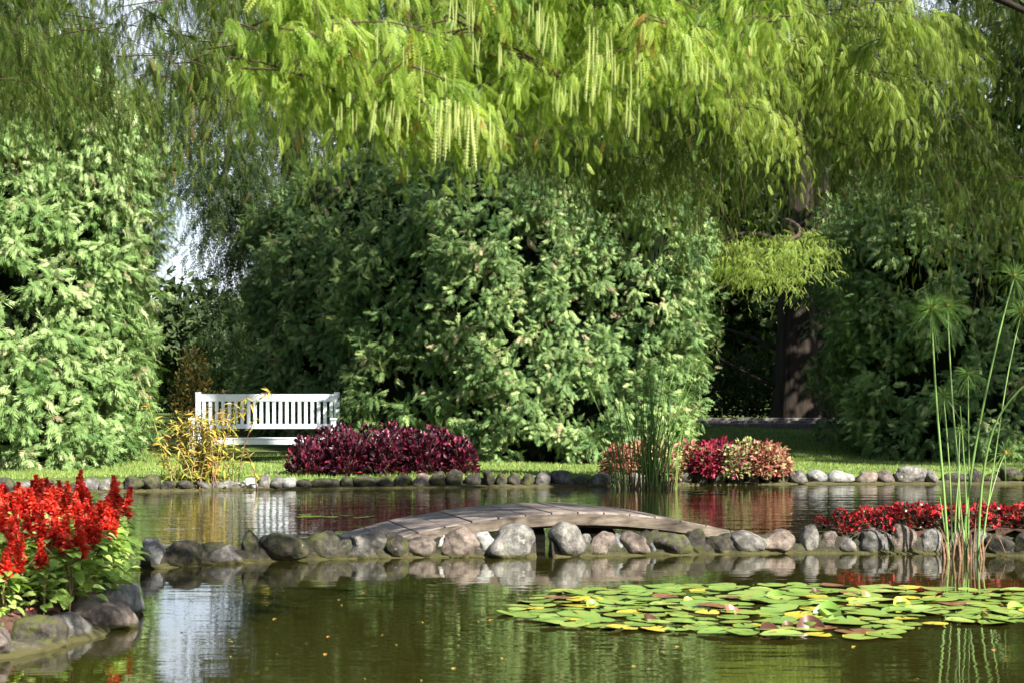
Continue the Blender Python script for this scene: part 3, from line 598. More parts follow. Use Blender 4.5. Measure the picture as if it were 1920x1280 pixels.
# trees far beyond
far_specs = [(-9.6, 52, 3.6, 3.0, "rounded far tree low in the sky gap right of the pale hedge"),
             (-16, 48, 10, 5.5, "tall dim tree behind the pale hedge"),
             (-6.6, 50, 3.2, 2.6, "small dark far tree seen just over the bench"),
             (.5, 50, 11, 6.5, "tall dark tree behind the middle hedge"),
             (4.5, 55, 5.5, 3.6, "pale dim tree seen in the gap beside the great trunk"),
             (10.5, 50, 9.5, 6, "dark tree looming behind the right hedge"),
             (7.6, 43, 9.5, 3.4, "dark tree directly behind the great trunk's upper part"),
             (4.2, 44, 8, 2.8, "dark tree left behind the great trunk"),
             (18, 46, 8, 6, "outermost dark tree at the right behind the hedge")]
for i, (x, y, hgt, w, lab) in enumerate(far_specs):
    tr = empty("broadleaf_tree", (x, y, .6), label=lab, cat="tree", group="trees beyond the garden")
    trunk_mb((0, 0, -.4), (0, 0, hgt * .8), .22, .06).build("trunk", M['bark'], tr)
    mb = MB(); nc_ = int(26 * w)
    cc = norm(rnd(nc_)) * (rng.random(nc_) ** .4)[:, None] * np.array([w, w * .8, hgt * .5]) + np.array([0, 0, hgt * .55])
    for c in cc:
        n = 95; q = c + norm(rnd(n)) * (rng.random(n) ** .5)[:, None] * rng.uniform(.6, 1.2)
        mb.inst(T_LEAF2, q, frames(rnd(n) + [0, 0, -.5], rnd(n, .6) + [0, -.3, .8]), rng.uniform(.22, .42, n))
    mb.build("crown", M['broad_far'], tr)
for (x, y, z0, hgt, w, nb_, lab) in [(11.5, 31.5, .4, 11, 3.4, 60, "broad dark tree added close behind the right hedge for its shade"), (17.8, 17, .1, 17, 3.8, 80, "unseen tall tree added on the right bank to shade the dark hedge")]:  # trees added to cast shade on the right hedge and trunk gap
    tr = empty("broadleaf_tree", (x, y, z0), label=lab, cat="tree"); trunk_mb((0, 0, -.4), (0, 0, hgt * .8), .3, .06).build("trunk", M['bark'], tr)
    mb = MB(); cc = norm(rnd(nb_)) * (rng.random(nb_) ** .4)[:, None] * np.array([w, w * .8, hgt * .33]) + np.array([0, 0, hgt * .64])
    for c in cc:
        n = 90; q = c + norm(rnd(n)) * (rng.random(n) ** .5)[:, None] * rng.uniform(.7, 1.2)
        mb.inst(T_LEAF2, q, frames(rnd(n) + [0, 0, -.5], rnd(n, .6) + [0, -.3, .8]), rng.uniform(.2, .36, n))
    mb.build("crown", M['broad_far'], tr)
# far wood as one mass
mb = MB()
for _ in range(420):
    x = rng.uniform(-60, 60); y = rng.uniform(66, 84); z = abs(rng.normal()) * 2.2
    if -17.5 < x * 60 / y < -8.8: z *= .5
    n = 60; q = np.array([x, y, z + .6]) + norm(rnd(n)) * rng.uniform(1, 2.4) * (rng.random(n) ** .4)[:, None]
    mb.inst(T_LEAF2, q, frames(rnd(n), rnd(n, .6) + [0, -.3, .8]), rng.uniform(.5, .95, n))
tag(mb.build("woodland", M['broad_far']), "far belt of woodland beyond the park", "woodland", kind="stuff")

# undergrowth shrubs between the hedges
def leafy_bush(name, x, y, z, sx, sy, h, n, T, size, mat, label, cat, group=None, stems=8, up=.4, stem_mat=None, parts=True):
    o = empty(name, (x, y, z), label=label, cat=cat, group=group)
    mb = MB(); q = norm(rnd(n)); q[:, 2] = np.abs(q[:, 2]); q = q * (rng.random(n) ** .35)[:, None]
    pos = q * np.array([sx, sy, h * .92]) + np.array([0, 0, h * .06]); d = q + rnd(n, .45) + np.array([0, 0, up])
    mb.inst(T, pos, frames(d, rnd(n, .5) + np.array([0, -.2, .9])), size * rng.uniform(.6, 1.25, n)); mb.build("foliage", mat, o)
    sm = MB()
    for _ in range(stems):
        a = rng.uniform(0, 6.28); r_ = rng.uniform(.3, .8)
        sm.tube(path([(0 + rng.normal() * .04, rng.normal() * .04, -.03), (math.cos(a) * sx * r_ * .5, math.sin(a) * sy * r_ * .5, h * .4), (math.cos(a) * sx * r_, math.sin(a) * sy * r_, h * .85)], 5), np.linspace(.008, .003, 5), 4)
    sm.build("stems", stem_mat or M['twig'], o); return o
leafy_bush("shrub", -5.35, 28.6, .15, .42, .45, 1.9, 1500, T_LEAF2, .07, M['orange_leaf'], "orange and yellow autumn shrub at the edge of the pale hedge", "shrub")
leafy_bush("shrub", -4.95, 29.8, .2, .5, .4, 1.1, 700, T_LEAF2, .07, M['orange_leaf'], "green and rusty shrub low behind the left end of the bench", "shrub")
leafy_bush("shrub", -3.9, 30.4, .2, .8, .3, .9, 700, T_LEAF2, .06, M['coleus_wine'], "wine red shrub seen through the back of the bench", "shrub")

for (x_, w_, h_, lab) in ((3.9, .8, 2.3, "dark bush added as shade in the gap right of the middle hedge"), (5.0, .9, 1.7, "low dark bush directly left of the great trunk's foot"), (6.9, 1.0, 2.2, "dark bush added as shade right of the great trunk")):
    leafy_bush("shrub", x_ * 1.08, 38.2, .55, w_, .6, h_, 1500, T_LEAF2, .12, M['cypress_far_shade'], lab, "shrub")  # dark bushes added to stand in for shade over the lit lawn
# timber edging by the great trunk
pe = empty("path_edging", (4.9, 33.2, float(gz(4.9, 33.2))), label="low dark timber path edging in front of the great trunk", cat="edging")
for k in range(3):
    MB().box(-2.2, 2.6, -.06 + k * .28, .14 + k * .28, -.1, .11 + k * .05).build("timber", M['timber'], pe, .01)

# ------------------------------------------------------------------ stones
def ico(sub):
    import bmesh
    bm = bmesh.new(); bmesh.ops.create_icosphere(bm, subdivisions=sub, radius=1)
    V = np.array([v.co[:] for v in bm.verts]); F = np.array([[v.index for v in f.verts] for f in bm.faces]); bm.free(); return V, F
ICO4, ICO3 = ico(4), ico(3)
def stone(name, cx, cy, z0, w, d, h, mat, parent, seed, point=0, rz=0, T=ICO3, tilt=0):
    rs = np.random.default_rng(seed); V = T[0].copy()
    V = np.sign(V) * np.abs(V) ** rs.uniform(.72, .95)                       # squarer than a ball
    ph = rs.uniform(0, 6, 9)
    r = 1 + .10 * np.sin(V[:, 0] * 2.1 + ph[0]) * np.sin(V[:, 1] * 2.4 + ph[1]) + .10 * np.sin(V[:, 2] * 2.7 + ph[2] + V[:, 0] * 1.3) \
          + .05 * np.sin(V[:, 0] * 5.5 + ph[3]) * np.sin(V[:, 2] * 5 + ph[4]) + .022 * np.sin(V[:, 0] * 13 + ph[5]) * np.sin(V[:, 1] * 12 + ph[6]) * np.sin(V[:, 2] * 11 + ph[7])
    for _ in range(6):                                                         # a few flattened facets
        n = norm(rs.normal(size=3)); dd = V @ n; V = V - np.outer(np.clip(dd - .8, 0, 1) * .85, n)
    V = V * r[:, None] * (1 + .03 * np.sin(V[:, 0] * 9 + ph[8] + 2 * np.sin(V[:, 2] * 5)) * np.sin(V[:, 2] * 7 + ph[1]))[:, None]
    tz = (V[:, 2] + 1) / 2; k = 1 - .65 * point * np.clip(tz, 0, 1) ** 1.3; V[:, 0] *= k; V[:, 1] *= k
    V = V * np.array([w / 2, d / 2, h / 2]); V[:, 0] += tilt * V[:, 2]
    c, s_ = math.cos(rz), math.sin(rz); V = np.stack([V[:, 0] * c - V[:, 1] * s_, V[:, 0] * s_ + V[:, 1] * c, V[:, 2]], 1)
    mb = MB(); mb.add(V, T[1], .5, 0, True); o = mb.build(name, M[mat], parent); o.location = (cx - parent.location.x, cy - parent.location.y, z0 + h / 2 - parent.location.z); return o
def ledge(parent, pts, wid, hgt, name="mortar_base", back=.0, n=None):
    P = np.array(pts, float); n = n or max(8, int(np.sum(np.linalg.norm(np.diff(P, axis=0), axis=1)) / .035))
    k = np.linspace(0, len(P) - 1, n); C = np.stack([np.interp(k, np.arange(len(P)), P[:, j]) for j in (0, 1)], 1)
    Tn = np.gradient(C, axis=0); Tn /= np.linalg.norm(Tn, axis=1)[:, None]; Nn = np.stack([-Tn[:, 1], Tn[:, 0]], 1)
    prof = [(-1, -.25), (-1.0, -.01), (-.92, .35), (-.7, .75), (-.2, 1.0), (.3, 1.0), (.8, .7), (1, -.01), (1, -.25)]
    rows = []
    for j, (a, z) in enumerate(prof):
        ww = wid * .5 * (1 + .12 * np.sin(np.arange(n) * .5 + j) + .09 * np.sin(np.arange(n) * 1.3 + j * 2) + rng.normal(size=n) * .04)
        zz = hgt * z * (1 + .25 * np.sin(np.arange(n) * .33 + j * .4) + .22 * np.sin(np.arange(n) * .83 + j * .9) + rng.normal(size=n) * .07) if z > 0 else np.full(n, z)
        q = C + Nn * (a * ww)[:, None]; rows.append(np.stack([q[:, 0] - parent.location.x, q[:, 1] - parent.location.y, zz - parent.location.z], 1))
    m_ = len(prof); V = np.concatenate(rows); F = [[j * n + i, j * n + i + 1, (j + 1) * n + i + 1, (j + 1) * n + i] for j in range(m_ - 1) for i in range(n - 1)]
    mb = MB().add(V, F, .5, 0, True); mb.add(np.zeros((0, 3)), np.array([[j * n for j in range(m_)]]) - mb.n); mb.add(np.zeros((0, 3)), np.array([[j * n + n - 1 for j in range(m_)][::-1]]) - mb.n)
    return mb.build(name, M['mortar'], parent)
# near wall
wallA = empty("stone_wall", (-.9, 12.0, 0), label="low mossy boulder wall in the pond, coloured dark for shade, from the salvias to the channel under the bridge", cat="wall")
wallB = empty("stone_wall", (2.4, 12.1, 0), label="low sunlit boulder wall in the pond, from the channel past the tall papyrus", cat="wall")
ST = [(275, 40, 1004, 1066, 'stone_lime', 0), (330, 68, 1008, 1064, 'stone_dark', 0), (405, 64, 1013, 1052, 'stone_grey', .1), (460, 34, 998, 1056, 'stone_dark', .45),
      (528, 82, 993, 1052, 'stone_dark', .1), (600, 60, 992, 1049, 'stone_dark', .1), (645, 26, 1008, 1046, 'stone_dark', .1), (683, 68, 994, 1047, 'stone_grey', 0), (738, 48, 990, 1045, 'stone_dark', .1), (790, 58, 997, 1040, 'stone_pink', 0),
      (826, 18, 1000, 1044, 'stone_lime', .2), (866, 70, 984, 1041, 'stone_pink', .1), (907, 44, 998, 1045, 'stone_lime', .2), (957, 96, 984, 1046, 'stone_grey', .1)]
for i, (x, w, t_, b_, mt, pt) in enumerate(ST):
    p = wl(x, np.interp(x, [q[0] for q in NEAR], [q[1] for q in NEAR])); s = F_PX / p.y
    stone("stone", p.x, p.y + .17, -.03, w / s * (1.2 if w < 90 else 1.02), w / s * .85 + .05, (b_ - t_) / s * .93 + .03, mt, wallA, 100 + i, pt, rng.uniform(-.2, .2), ICO4)
ST2 = [(1064, 72, 974, 1044, 'stone_grey', .3, 0), (1100, 26, 995, 1040, 'stone_grey', .3, 0), (1130, 46, 989, 1036, 'stone_pink', .1, 0), (1162, 22, 996, 1040, 'stone_lime', .1, 0), (1192, 52, 994, 1041, 'stone_pink', 0, 0), (1225, 22, 1003, 1040, 'stone_lime', .2, 0),
       (1260, 64, 992, 1041, 'stone_dark', 0, 0), (1306, 38, 986, 1036, 'stone_dark', .2, 0), (1352, 44, 992, 1032, 'stone_dark', .1, 0), (1406, 58, 989, 1034, 'stone_grey', .1, .1), (1466, 58, 989, 1036, 'stone_pink', 0, 0),
       (1526, 38, 981, 1037, 'stone_grey', .5, 0), (1562, 34, 992, 1034, 'stone_pink', .1, .1), (1598, 36, 997, 1033, 'stone_grey', .1, .1), (1646, 58, 985, 1036, 'stone_grey', .15, .2), (1704, 46, 976, 1036, 'stone_pink', .25, .25),
       (1758, 44, 985, 1036, 'stone_grey', .2, 0), (1806, 40, 994, 1036, 'stone_grey', .2, 0), (1846, 36, 990, 1036, 'stone_grey', .1, 0), (1886, 54, 992, 1034, 'stone_dark', 0, 0), (1940, 50, 990, 1036, 'stone_dark', .1, 0), (2000, 60, 990, 1036, 'stone_grey', 0, 0)]
for i, (x, w, t_, b_, mt, pt, tl) in enumerate(ST2):
    p = wl(x, np.interp(x, [q[0] for q in NEAR], [q[1] for q in NEAR])); s = F_PX / p.y
    stone("stone", p.x, p.y + .17, -.03, w / s * (1.2 if x > 1065 else .98), w / s * .8 + .06, (b_ - t_) / s * .93 + .03, mt, wallB, 200 + i, pt, rng.uniform(-.2, .2), ICO4, tl * -.6)
cutx = (1003 - 960) / 262, (1032 - 960) / 262
def nearline(xa, xb):
    xs_ = [xa] + [q for q in nearW[:, 0] if xa < q < xb] + [xb]; return [(q, float(np.interp(q, nearW[:, 0], nearW[:, 1])) + .17) for q in xs_]
ledge(wallA, nearline(nearW[0, 0], cutx[0]), .23, .016); ledge(wallB, nearline(cutx[1], 5.2), .23, .018)
ledge(wallA, nearline(nearW[0, 0], cutx[0]), .15, .105, "mortar_fill"); ledge(wallB, nearline(cutx[1], 5.2), .15, .115, "mortar_fill")
# far wall
wallC = empty("stone_wall", (0, 21.5, 0), label="long low wall of round stones, coloured dark for shade, along the far bank of the pond", cat="wall")
x = -40.0; i = 0
while x < 2000:
    w = rng.choice([24, 30, 36, 42, 58], p=[.25, .3, .25, .14, .06]); cx_ = x + w / 2; yb = np.interp(cx_, [q[0] for q in FAR], [q[1] for q in FAR]); p = wl(cx_, yb); s = F_PX / p.y
    hh = rng.choice([18, 22, 25, 30]) / s
    mt = rng.choice(['stone_grey', 'stone_dark', 'stone_pink'], p=[.14, .8, .06]) if not (1470 < cx_ < 1780 or 425 < cx_ < 560) else rng.choice(['stone_grey', 'stone_pink', 'stone_lime'])  # dark copy paints the shaded spans, paler stone the sunlit ones
    stone("stone", p.x, p.y + .13 + rng.uniform(-.02, .03), -.02, w / s * 1.06, .24, hh + .03, mt, wallC, 400 + i, rng.choice([0, .1, .35]), rng.uniform(-.3, .3), ICO3, rng.uniform(-.2, .2)); i += 1
    x += w * .97
ledge(wallC, [(q[0], q[1] + .13) for q in farW if -12 < q[0] < 12], .24, .03)
# edging stones of the salvia bed
wallD = empty("stone_edging", (-2.2, 8, 0), label="mossy brown edging stones round the red salvia bed", cat="edging")
for i, (x, y, w, d, h, mt, rz) in enumerate([q for q in [(-2.13, 7.5, .26, .26, .17, 'stone_pink', .2), (-1.99, 7.85, .24, .3, .17, 'stone_dark', .9), (-1.93, 8.12, .24, .26, .16, 'stone_grey', 1.0), (-1.86, 8.5, .34, .42, .20, 'stone_pink', 1.1),
        (-1.86, 8.95, .22, .34, .24, 'stone_lime', .2), (-1.98, 9.4, .3, .36, .2, 'stone_grey', 0), (-2.1, 9.85, .3, .4, .18, 'stone_pink', .3), (-2.18, 10.3, .3, .36, .17, 'stone_grey', 0), (-2.28, 10.75, .3, .36, .17, 'stone_dark', 0),
        (-2.46, 7.2, .34, .3, .17, 'stone_grey', .2), (-2.9, 7.0, .4, .32, .17, 'stone_pink', 0), (-2.36, 11.1, .26, .3, .18, 'stone_grey', .4)] if q[1] < 9.2]):
    stone("stone", x - .19 - (.16 if y > 9.2 else 0), y, -.04, w, d, h * .78 + .04, mt, wallD, 600 + i, .1, rz, ICO4)
ledge(wallD, [(-3.3, 7.0), (-2.62, 7.2), (-2.28, 7.55), (-2.1, 8.1), (-2.06, 8.8), (-2.16, 9.3), (-2.35, 9.8)], .28, .04)

# ------------------------------------------------------------------ bridge
br = empty("footbridge", (.42, 12.72, 0), label="small arched wooden footbridge of grey planks over the channel", cat="bridge")
ang = R(14.5); ax = Vector((math.cos(ang), math.sin(ang), 0)); wd = Vector((-math.sin(ang), math.cos(ang), 0))
def arc(u): return .275 - .095 * u * u
WB = 1.2
nP = 15; us = np.linspace(-1.55, 1.5, nP + 1)
for k in range(nP):
    u0, u1 = us[k] + .005, us[k + 1] - .005; V = []; pz = rng.uniform(-.004, .004); e0, e1 = rng.uniform(0, .018, 2)
    for u in (u0, u1):
        for v in (e0, WB - e1):
            for dz in (0, -.03):
                q = ax * u + wd * v; V.append([q.x, q.y, arc(u) + dz + pz + rng.uniform(-.0015, .0015)])
    mb = MB().add(V, [[0, 4, 6, 2], [1, 3, 7, 5], [0, 1, 5, 4], [2, 6, 7, 3], [0, 2, 3, 1], [4, 5, 7, 6]]); mb.build("plank", M['wood'], br, .003)
for v0, v1, top, bot in ((-.045, -.004, -.01, -.09), (WB + .004, WB + .045, -.01, -.09), (.25, .3, -.037, -.13), (.9, .95, -.037, -.13)):
    V = []; uu = np.linspace(-1.55, 1.5, 24)
    for u in uu:
        for v, dz in ((v0, top), (v1, top), (v1, bot), (v0, bot)):
            q = ax * u + wd * v; V.append([q.x, q.y, arc(u) + dz])
    F = [[4 * i + j, 4 * i + (j + 1) % 4, 4 * i + 4 + (j + 1) % 4, 4 * i + 4 + j] for i in range(23) for j in range(4)] + [[0, 3, 2, 1], [92, 93, 94, 95]]
    MB().add(V, F).build("side_beam", M['wood_side'], br)
for u in (-.02, .28):      # abutments either side of the channel
    q = ax * (u) + wd * .6
    mb = MB(); mb.box(q.x - (.25 if u < 0 else 0), q.x + (0 if u < 0 else .25), q.y - .45, q.y + .45, -.3, .1); mb.build("abutment", M['wood_side'], br)

# ------------------------------------------------------------------ bench
BX0, BX1, BD = (372 - 960) / 118.0, (632 - 960) / 118.0, 27.1
bw = BX1 - BX0; bz = float(gz(-4, BD))
bench = empty("garden_bench", ((BX0 + BX1) / 2, BD, bz), R(0), "white slatted garden bench on the lawn before the dark hedge", "bench")
zb = lambda py: CAM_H - (py - HOR) / 118.0 - bz
Ht = zb(738); h2 = bw / 2
MB().box(-h2 + .04, h2 - .04, .0, .04, zb(752), Ht).build("top_rail", M['white'], bench, .006)
MB().box(-h2 + .04, h2 - .04, .0, .04, zb(803), zb(794)).build("bottom_rail", M['white'], bench, .005)
ns = 21
for k in range(ns):
    x = -h2 + .09 + (bw - .18) * k / (ns - 1); MB().box(x - .027, x + .027, .008, .03, zb(795), zb(751)).build("slat", M['white'], bench)
for sx in (-1, 1):
    x = sx * (h2 - .0); MB().box(x - .045, x + .04, -.005, .06, -.02, Ht + .03).build("leg", M['white'], bench, .005)
    MB().box(x - .04, x + .035, -.55, -.48, -.02, zb(786)).build("leg", M['white'], bench, .005)
    MB().box(x - .05, x + .045, -.57, -.006, zb(786), zb(782)).build("armrest", M['white'], bench, .005)
    MB().box(x - .03, x + .03, -.475, -.01, zb(826), zb(819)).build("side_rail", M['white'], bench)
for k in range(5):
    MB().box(-h2 + .045, h2 - .045, -.54 + k * .105, -.455 + k * .105, zb(819) - .02, zb(819) + .003 * (k % 2)).build("seat_slat", M['white'], bench, .004)
MB().box(-h2 + .045, h2 - .045, -.53, -.5, zb(819) - .1, zb(819) - .022).build("front_rail", M['white'], bench, .004)

# ------------------------------------------------------------------ red salvias
def make_salvia(nsp, seed):
    global rng; keep = rng; rng = np.random.default_rng(seed)
    o = empty("salvia_plant"); H_ = rng.uniform(.3, .36)
    mb = MB(); n = 52; zz = rng.uniform(.04, H_, n); a = rng.uniform(0, 6.28, n); rr = rng.uniform(.02, .13, n) * (1.2 - .6 * zz / H_)
    pos = np.stack([np.cos(a) * rr, np.sin(a) * rr, zz], -1); d = np.stack([np.cos(a), np.sin(a), rng.uniform(-.3, .5, n)], -1)
    mb.inst(T_BROAD, pos, frames(d, np.tile([0, 0, 1.0], (n, 1)) + rnd(n, .3)), rng.uniform(.06, .11, n)); mb.build("foliage", M['salvia_leaf'], o)
    sm = MB()
    for _ in range(nsp + 1): sm.tube(path([(0, 0, -.03), (rng.normal() * .02, rng.normal() * .02, H_ * .5), (rng.normal() * .05, rng.normal() * .05, H_)], 5), .004, 5)
    sm.build("stem", M['cane'], o)
    for k in range(nsp):
        bx, by = rng.normal(size=2) * .045; b0 = np.array([bx, by, H_ * rng.uniform(.75, 1.0)]); L = rng.uniform(.1, .22); lean = np.array([rng.normal() * .15, rng.normal() * .15, 1])
        fb = MB(); nw = int(L / .013)
        for j in range(nw):
            f = j / nw; c = b0 + lean * L * f; m_ = 7; a = rng.uniform(0, 6.28) + np.arange(m_) / m_ * 6.28
            wide = (1 - f) ** .6
            d = np.stack([np.cos(a), np.sin(a), np.full(m_, .55 + f)], -1) + rnd(m_, .2)
            fb.inst(T_leaf(.42, .35, .5, 2), np.repeat(c[None], m_, 0) + rnd(m_, .003), frames(d, np.tile([0, 0, 1.0], (m_, 1)) + rnd(m_, .8)), rng.uniform(.03, .05, m_) * (.4 + .75 * wide), None, 0)
            fb.inst(T_leaf(.4, .4, .2, 2), np.repeat(c[None], 4, 0), frames(d[:4] + rnd(4, .3)), np.full(4, .03) * (.4 + .6 * wide), None, 1)
        fb.tube([b0, b0 + lean * L], .0025, 4, .5, 1)
        fb.build("flower_spike", [M['red'], M['calyx']], o)
    rng = keep; return o
protos = [make_salvia(n, 50 + i) for i, n in enumerate((1, 2, 2, 3, 2))]
used = set(); spots = []
row = 0; yy = 7.55
while yy < 11.5:
    edge = float(np.interp(yy, BED[:, 0], BED[:, 1])) - (.19 if yy < 8.7 else .19) - (.12 if yy < 8.0 else 0); k = 0
    x = edge
    lim = -960 * yy / F_PX - .35
    while x > lim: spots.append((x + rng.uniform(-.05, .05), yy + rng.uniform(-.06, .06), row, k)); x -= .17; k += 1
    yy += .19; row += 1
ncnt = ["single spike", "two spikes", "paired spikes", "three spikes", "twin spikes"]
def ordw(n): return ORD[min(n, len(ORD) - 1)]
for (x, y, row, k) in spots:
    i = int(rng.integers(0, 5)); o = protos[i] if i not in used else copy_tree(protos[i]); used.add(i)
    o.location = (x, y, max(float(gz(x, y)), .11) + .01); o.rotation_euler = (0, 0, rng.uniform(0, 6.28)); s = rng.uniform(.78, 1.04) * (.82 if y < 8.2 else 1); o.scale = (s, s, s)
    tag(o, f"red salvia with {ncnt[i]}, {ordw(k)} from the water in the {ordw(row)} row from the front", "flower", "red salvias in the bed at the left")
mb = MB(); n = 700; x = rng.uniform(-3.2, -1.95, n); y = rng.uniform(7.2, 9.2, n); k = land_sd(x, y) > .02; x, y = x[k], y[k]; n = len(x)
mb.inst(T_LEAF2, np.stack([x, y, gz(x, y) + .035], -1), frames(rnd(n) * [1, 1, .2], rnd(n, .4) + [0, 0, 1]), rng.uniform(.015, .04, n))
tag(mb.build("petal_litter", M['petal_litter']), "fallen red petals and dry leaves on the soil under the salvias", "petals", kind="stuff")

# ------------------------------------------------------------------ red begonias on the right
def make_begonia(seed):
    global rng; keep = rng; rng = np.random.default_rng(seed); o = empty("begonia_plant")
    mb = MB(); n = 46; q = norm(rnd(n)); q[:, 2] = abs(q[:, 2]); mb.inst(T_BROAD, q * [.085, .085, .12], frames(q + rnd(n, .4), rnd(n, .4) + [0, 0, 1]), rng.uniform(.035, .06, n)); mb.build("foliage", M['begonia_leaf'], o)
    fb = MB(); m_ = 18; q = norm(rnd(m_)); q[:, 2] = abs(q[:, 2]) + .15; c = q * [.095, .095, .15]
    for c_ in c:
        a = np.arange(5) / 5 * 6.28 + rng.random(); d = np.stack([np.cos(a), -np.ones(5) * .2, np.sin(a)], -1) + rnd(5, .3)
        fb.inst(T_LEAF2, np.repeat(c_[None], 5, 0), frames(d, rnd(5, .3) + [0, -.7, .5]), rng.uniform(.022, .034, 5))
    fb.build("blossoms", M['begonia'], o); rng = keep; return o
protos = [make_begonia(80 + i) for i in range(4)]; used = set()
for row in range(5):
    for k in range(24):
        x = 2.42 + k * .155 + (.07 if row % 2 else 0) + rng.uniform(-.03, .03); y = 12.5 + row * .19 + rng.uniform(-.04, .04)
        if land_sd(np.array(x), np.array(y)) < .04 or x > y * .33 + .2: continue
        i = int(rng.integers(0, 4)); o = protos[i] if i not in used else copy_tree(protos[i]); used.add(i)
        o.location = (x, y, float(gz(x, y)) + .015 + .02 * (row > 0)); o.rotation_euler = (0, 0, rng.uniform(0, 6.28)); s = rng.uniform(.75, 1.05) * min(1, .6 + (x - 2.3) * .6); o.scale = (s, s, s * .9)
        tag(o, f"low red begonia, {ordw(k)} from the left in the {ordw(row)} row behind the boulder wall", "flower", "red begonias behind the low wall")

# ------------------------------------------------------------------ purple bed, coleus bed
for i, (px, D, sx, h) in enumerate([(575, 21.75, .26, .50), (612, 22.1, .28, .62), (650, 21.8, .27, .58), (690, 22.15, .28, .64), (722, 21.85, .26, .58), (760, 22.15, .28, .64), (795, 21.9, .26, .55), (828, 22.1, .26, .6), (862, 21.95, .24, .5), (640, 22.5, .3, .66), (735, 22.55, .3, .68), (815, 22.5, .28, .62)]):
    x = (px - 960) * D / F_PX
    w = ["low outermost clump nearest the bench", "tall clump before the bench's right end", "clump", "clump", "clump", "clump", "clump", "clump", "lowest clump at the bed's right end", "clump", "clump", "clump"][i]
    lab = f"dark purple leafy {w}" if w != "clump" else f"dark purple leafy clump, {['', '', 'third', 'fourth', 'fifth', 'sixth', 'seventh', 'eighth', '', 'first', 'middle', 'last'][i]} from the bench in the {'front' if i < 9 else 'back'} of the bed"
    leafy_bush("bloodleaf_plant", x, D, .12, sx, .27, h, 620, T_LEAF2, .075, M['purple'], lab, "plant", "purple plants by the far bank", 10, .7, M['twig'])
for i, (px, D, sx, h, mt, lab) in enumerate([(1160, 21.95, .22, .42, 'coleus_red', "dusty red coleus left of the reed clump"), (1200, 22.2, .25, .45, 'coleus_red', "dusty red coleus directly behind the reed clump"), (1245, 22.0, .25, .46, 'coleus_lime', "pale pinkish green coleus behind the reeds at their right"),
        (1290, 22.15, .26, .46, 'coleus_red', "brick red coleus between the reeds and the wine coleus"), (1325, 21.9, .2, .46, 'coleus_wine', "deep wine red coleus in the middle of the coleus bed"), (1352, 22.2, .22, .5, 'coleus_wine', "taller wine coleus behind the two tone one"),
        (1372, 21.85, .22, .44, 'coleus_green', "two tone green and magenta coleus at the water's edge"), (1400, 22.15, .25, .5, 'coleus_lime', "yellow green coleus, tallest in the bed"), (1432, 21.95, .24, .47, 'coleus_red', "salmon red coleus beside the yellow green one"), (1455, 22.15, .2, .42, 'coleus_red', "orange red coleus at the bed's right end"),
        (1252, 21.7, .14, .18, 'coleus_green', "small low magenta and green coleus hanging by the reeds")]):
    leafy_bush("coleus_plant", (px - 960) * D / F_PX, D, .1, sx, .24, h, 480, T_LEAF2, .075, M[mt], lab, "plant", "coleus plants by the far bank", 10, .0, M['cane'])

# ------------------------------------------------------------------ yellow cane plant at the far bank
yp = empty("bamboo_plant", ((378 - 960) * 20.75 / F_PX, 20.75, 0), label="yellow leaved bamboo-like plant standing in the water before the bench", cat="plant")
sm = MB(); lf = MB()
for k in range(60):
    bx = rng.normal() * .2; by = rng.normal() * .08; lean = rng.normal() * .32; H_ = rng.uniform(.45, 1.0) * (1.15 if k < 10 else 1); top = np.array([bx + lean * H_ + (.25 if k in (1, 2) else 0), by + rng.normal() * .12, H_])
    P = path([(bx, by, -.05), (bx + lean * .3 * H_, by, H_ * .5), top], 8); sm.tube(P, np.linspace(.008, .003, 8), 4, rng.random())
    n = int(15 + 20 * H_); tt = rng.uniform(.3, 1, n); c = np.stack([np.interp(tt * 7, np.arange(8), P[:, j]) for j in range(3)], 1)
    lf.inst(T_LANCE, c, frames(rnd(n) * [1, 1, .4] + [0, 0, .1], rnd(n, .3) + [0, -.3, 1]), rng.uniform(.06, .13, n))
for k in range(3):
    P = path([(.0, 0, .3), (.25, -.05, .75 + k * .1), (.55 + k * .14, -.05, .95 + .12 * k)], 9); sm.tube(P, np.linspace(.005, .002, 9), 4, .3); n = 34; i_ = rng.integers(3, 9, n)
    lf.inst(T_LANCE, P[i_], frames(rnd(n) * [1, 1, .5], rnd(n, .3) + [0, -.3, 1]), rng.uniform(.08, .15, n))
n = 120; c = np.stack([rng.normal(size=n) * .2, rng.normal(size=n) * .08, rng.uniform(0, .15, n)], -1); lf.inst(T_LANCE, c, frames(rnd(n) * [1, 1, .3] + [0, 0, 1.2]), rng.uniform(.1, .22, n), rng.random(n) * .3)
sm.build("canes", M['cane'], yp); lf.build("foliage", M['yellow_leaf'], yp)

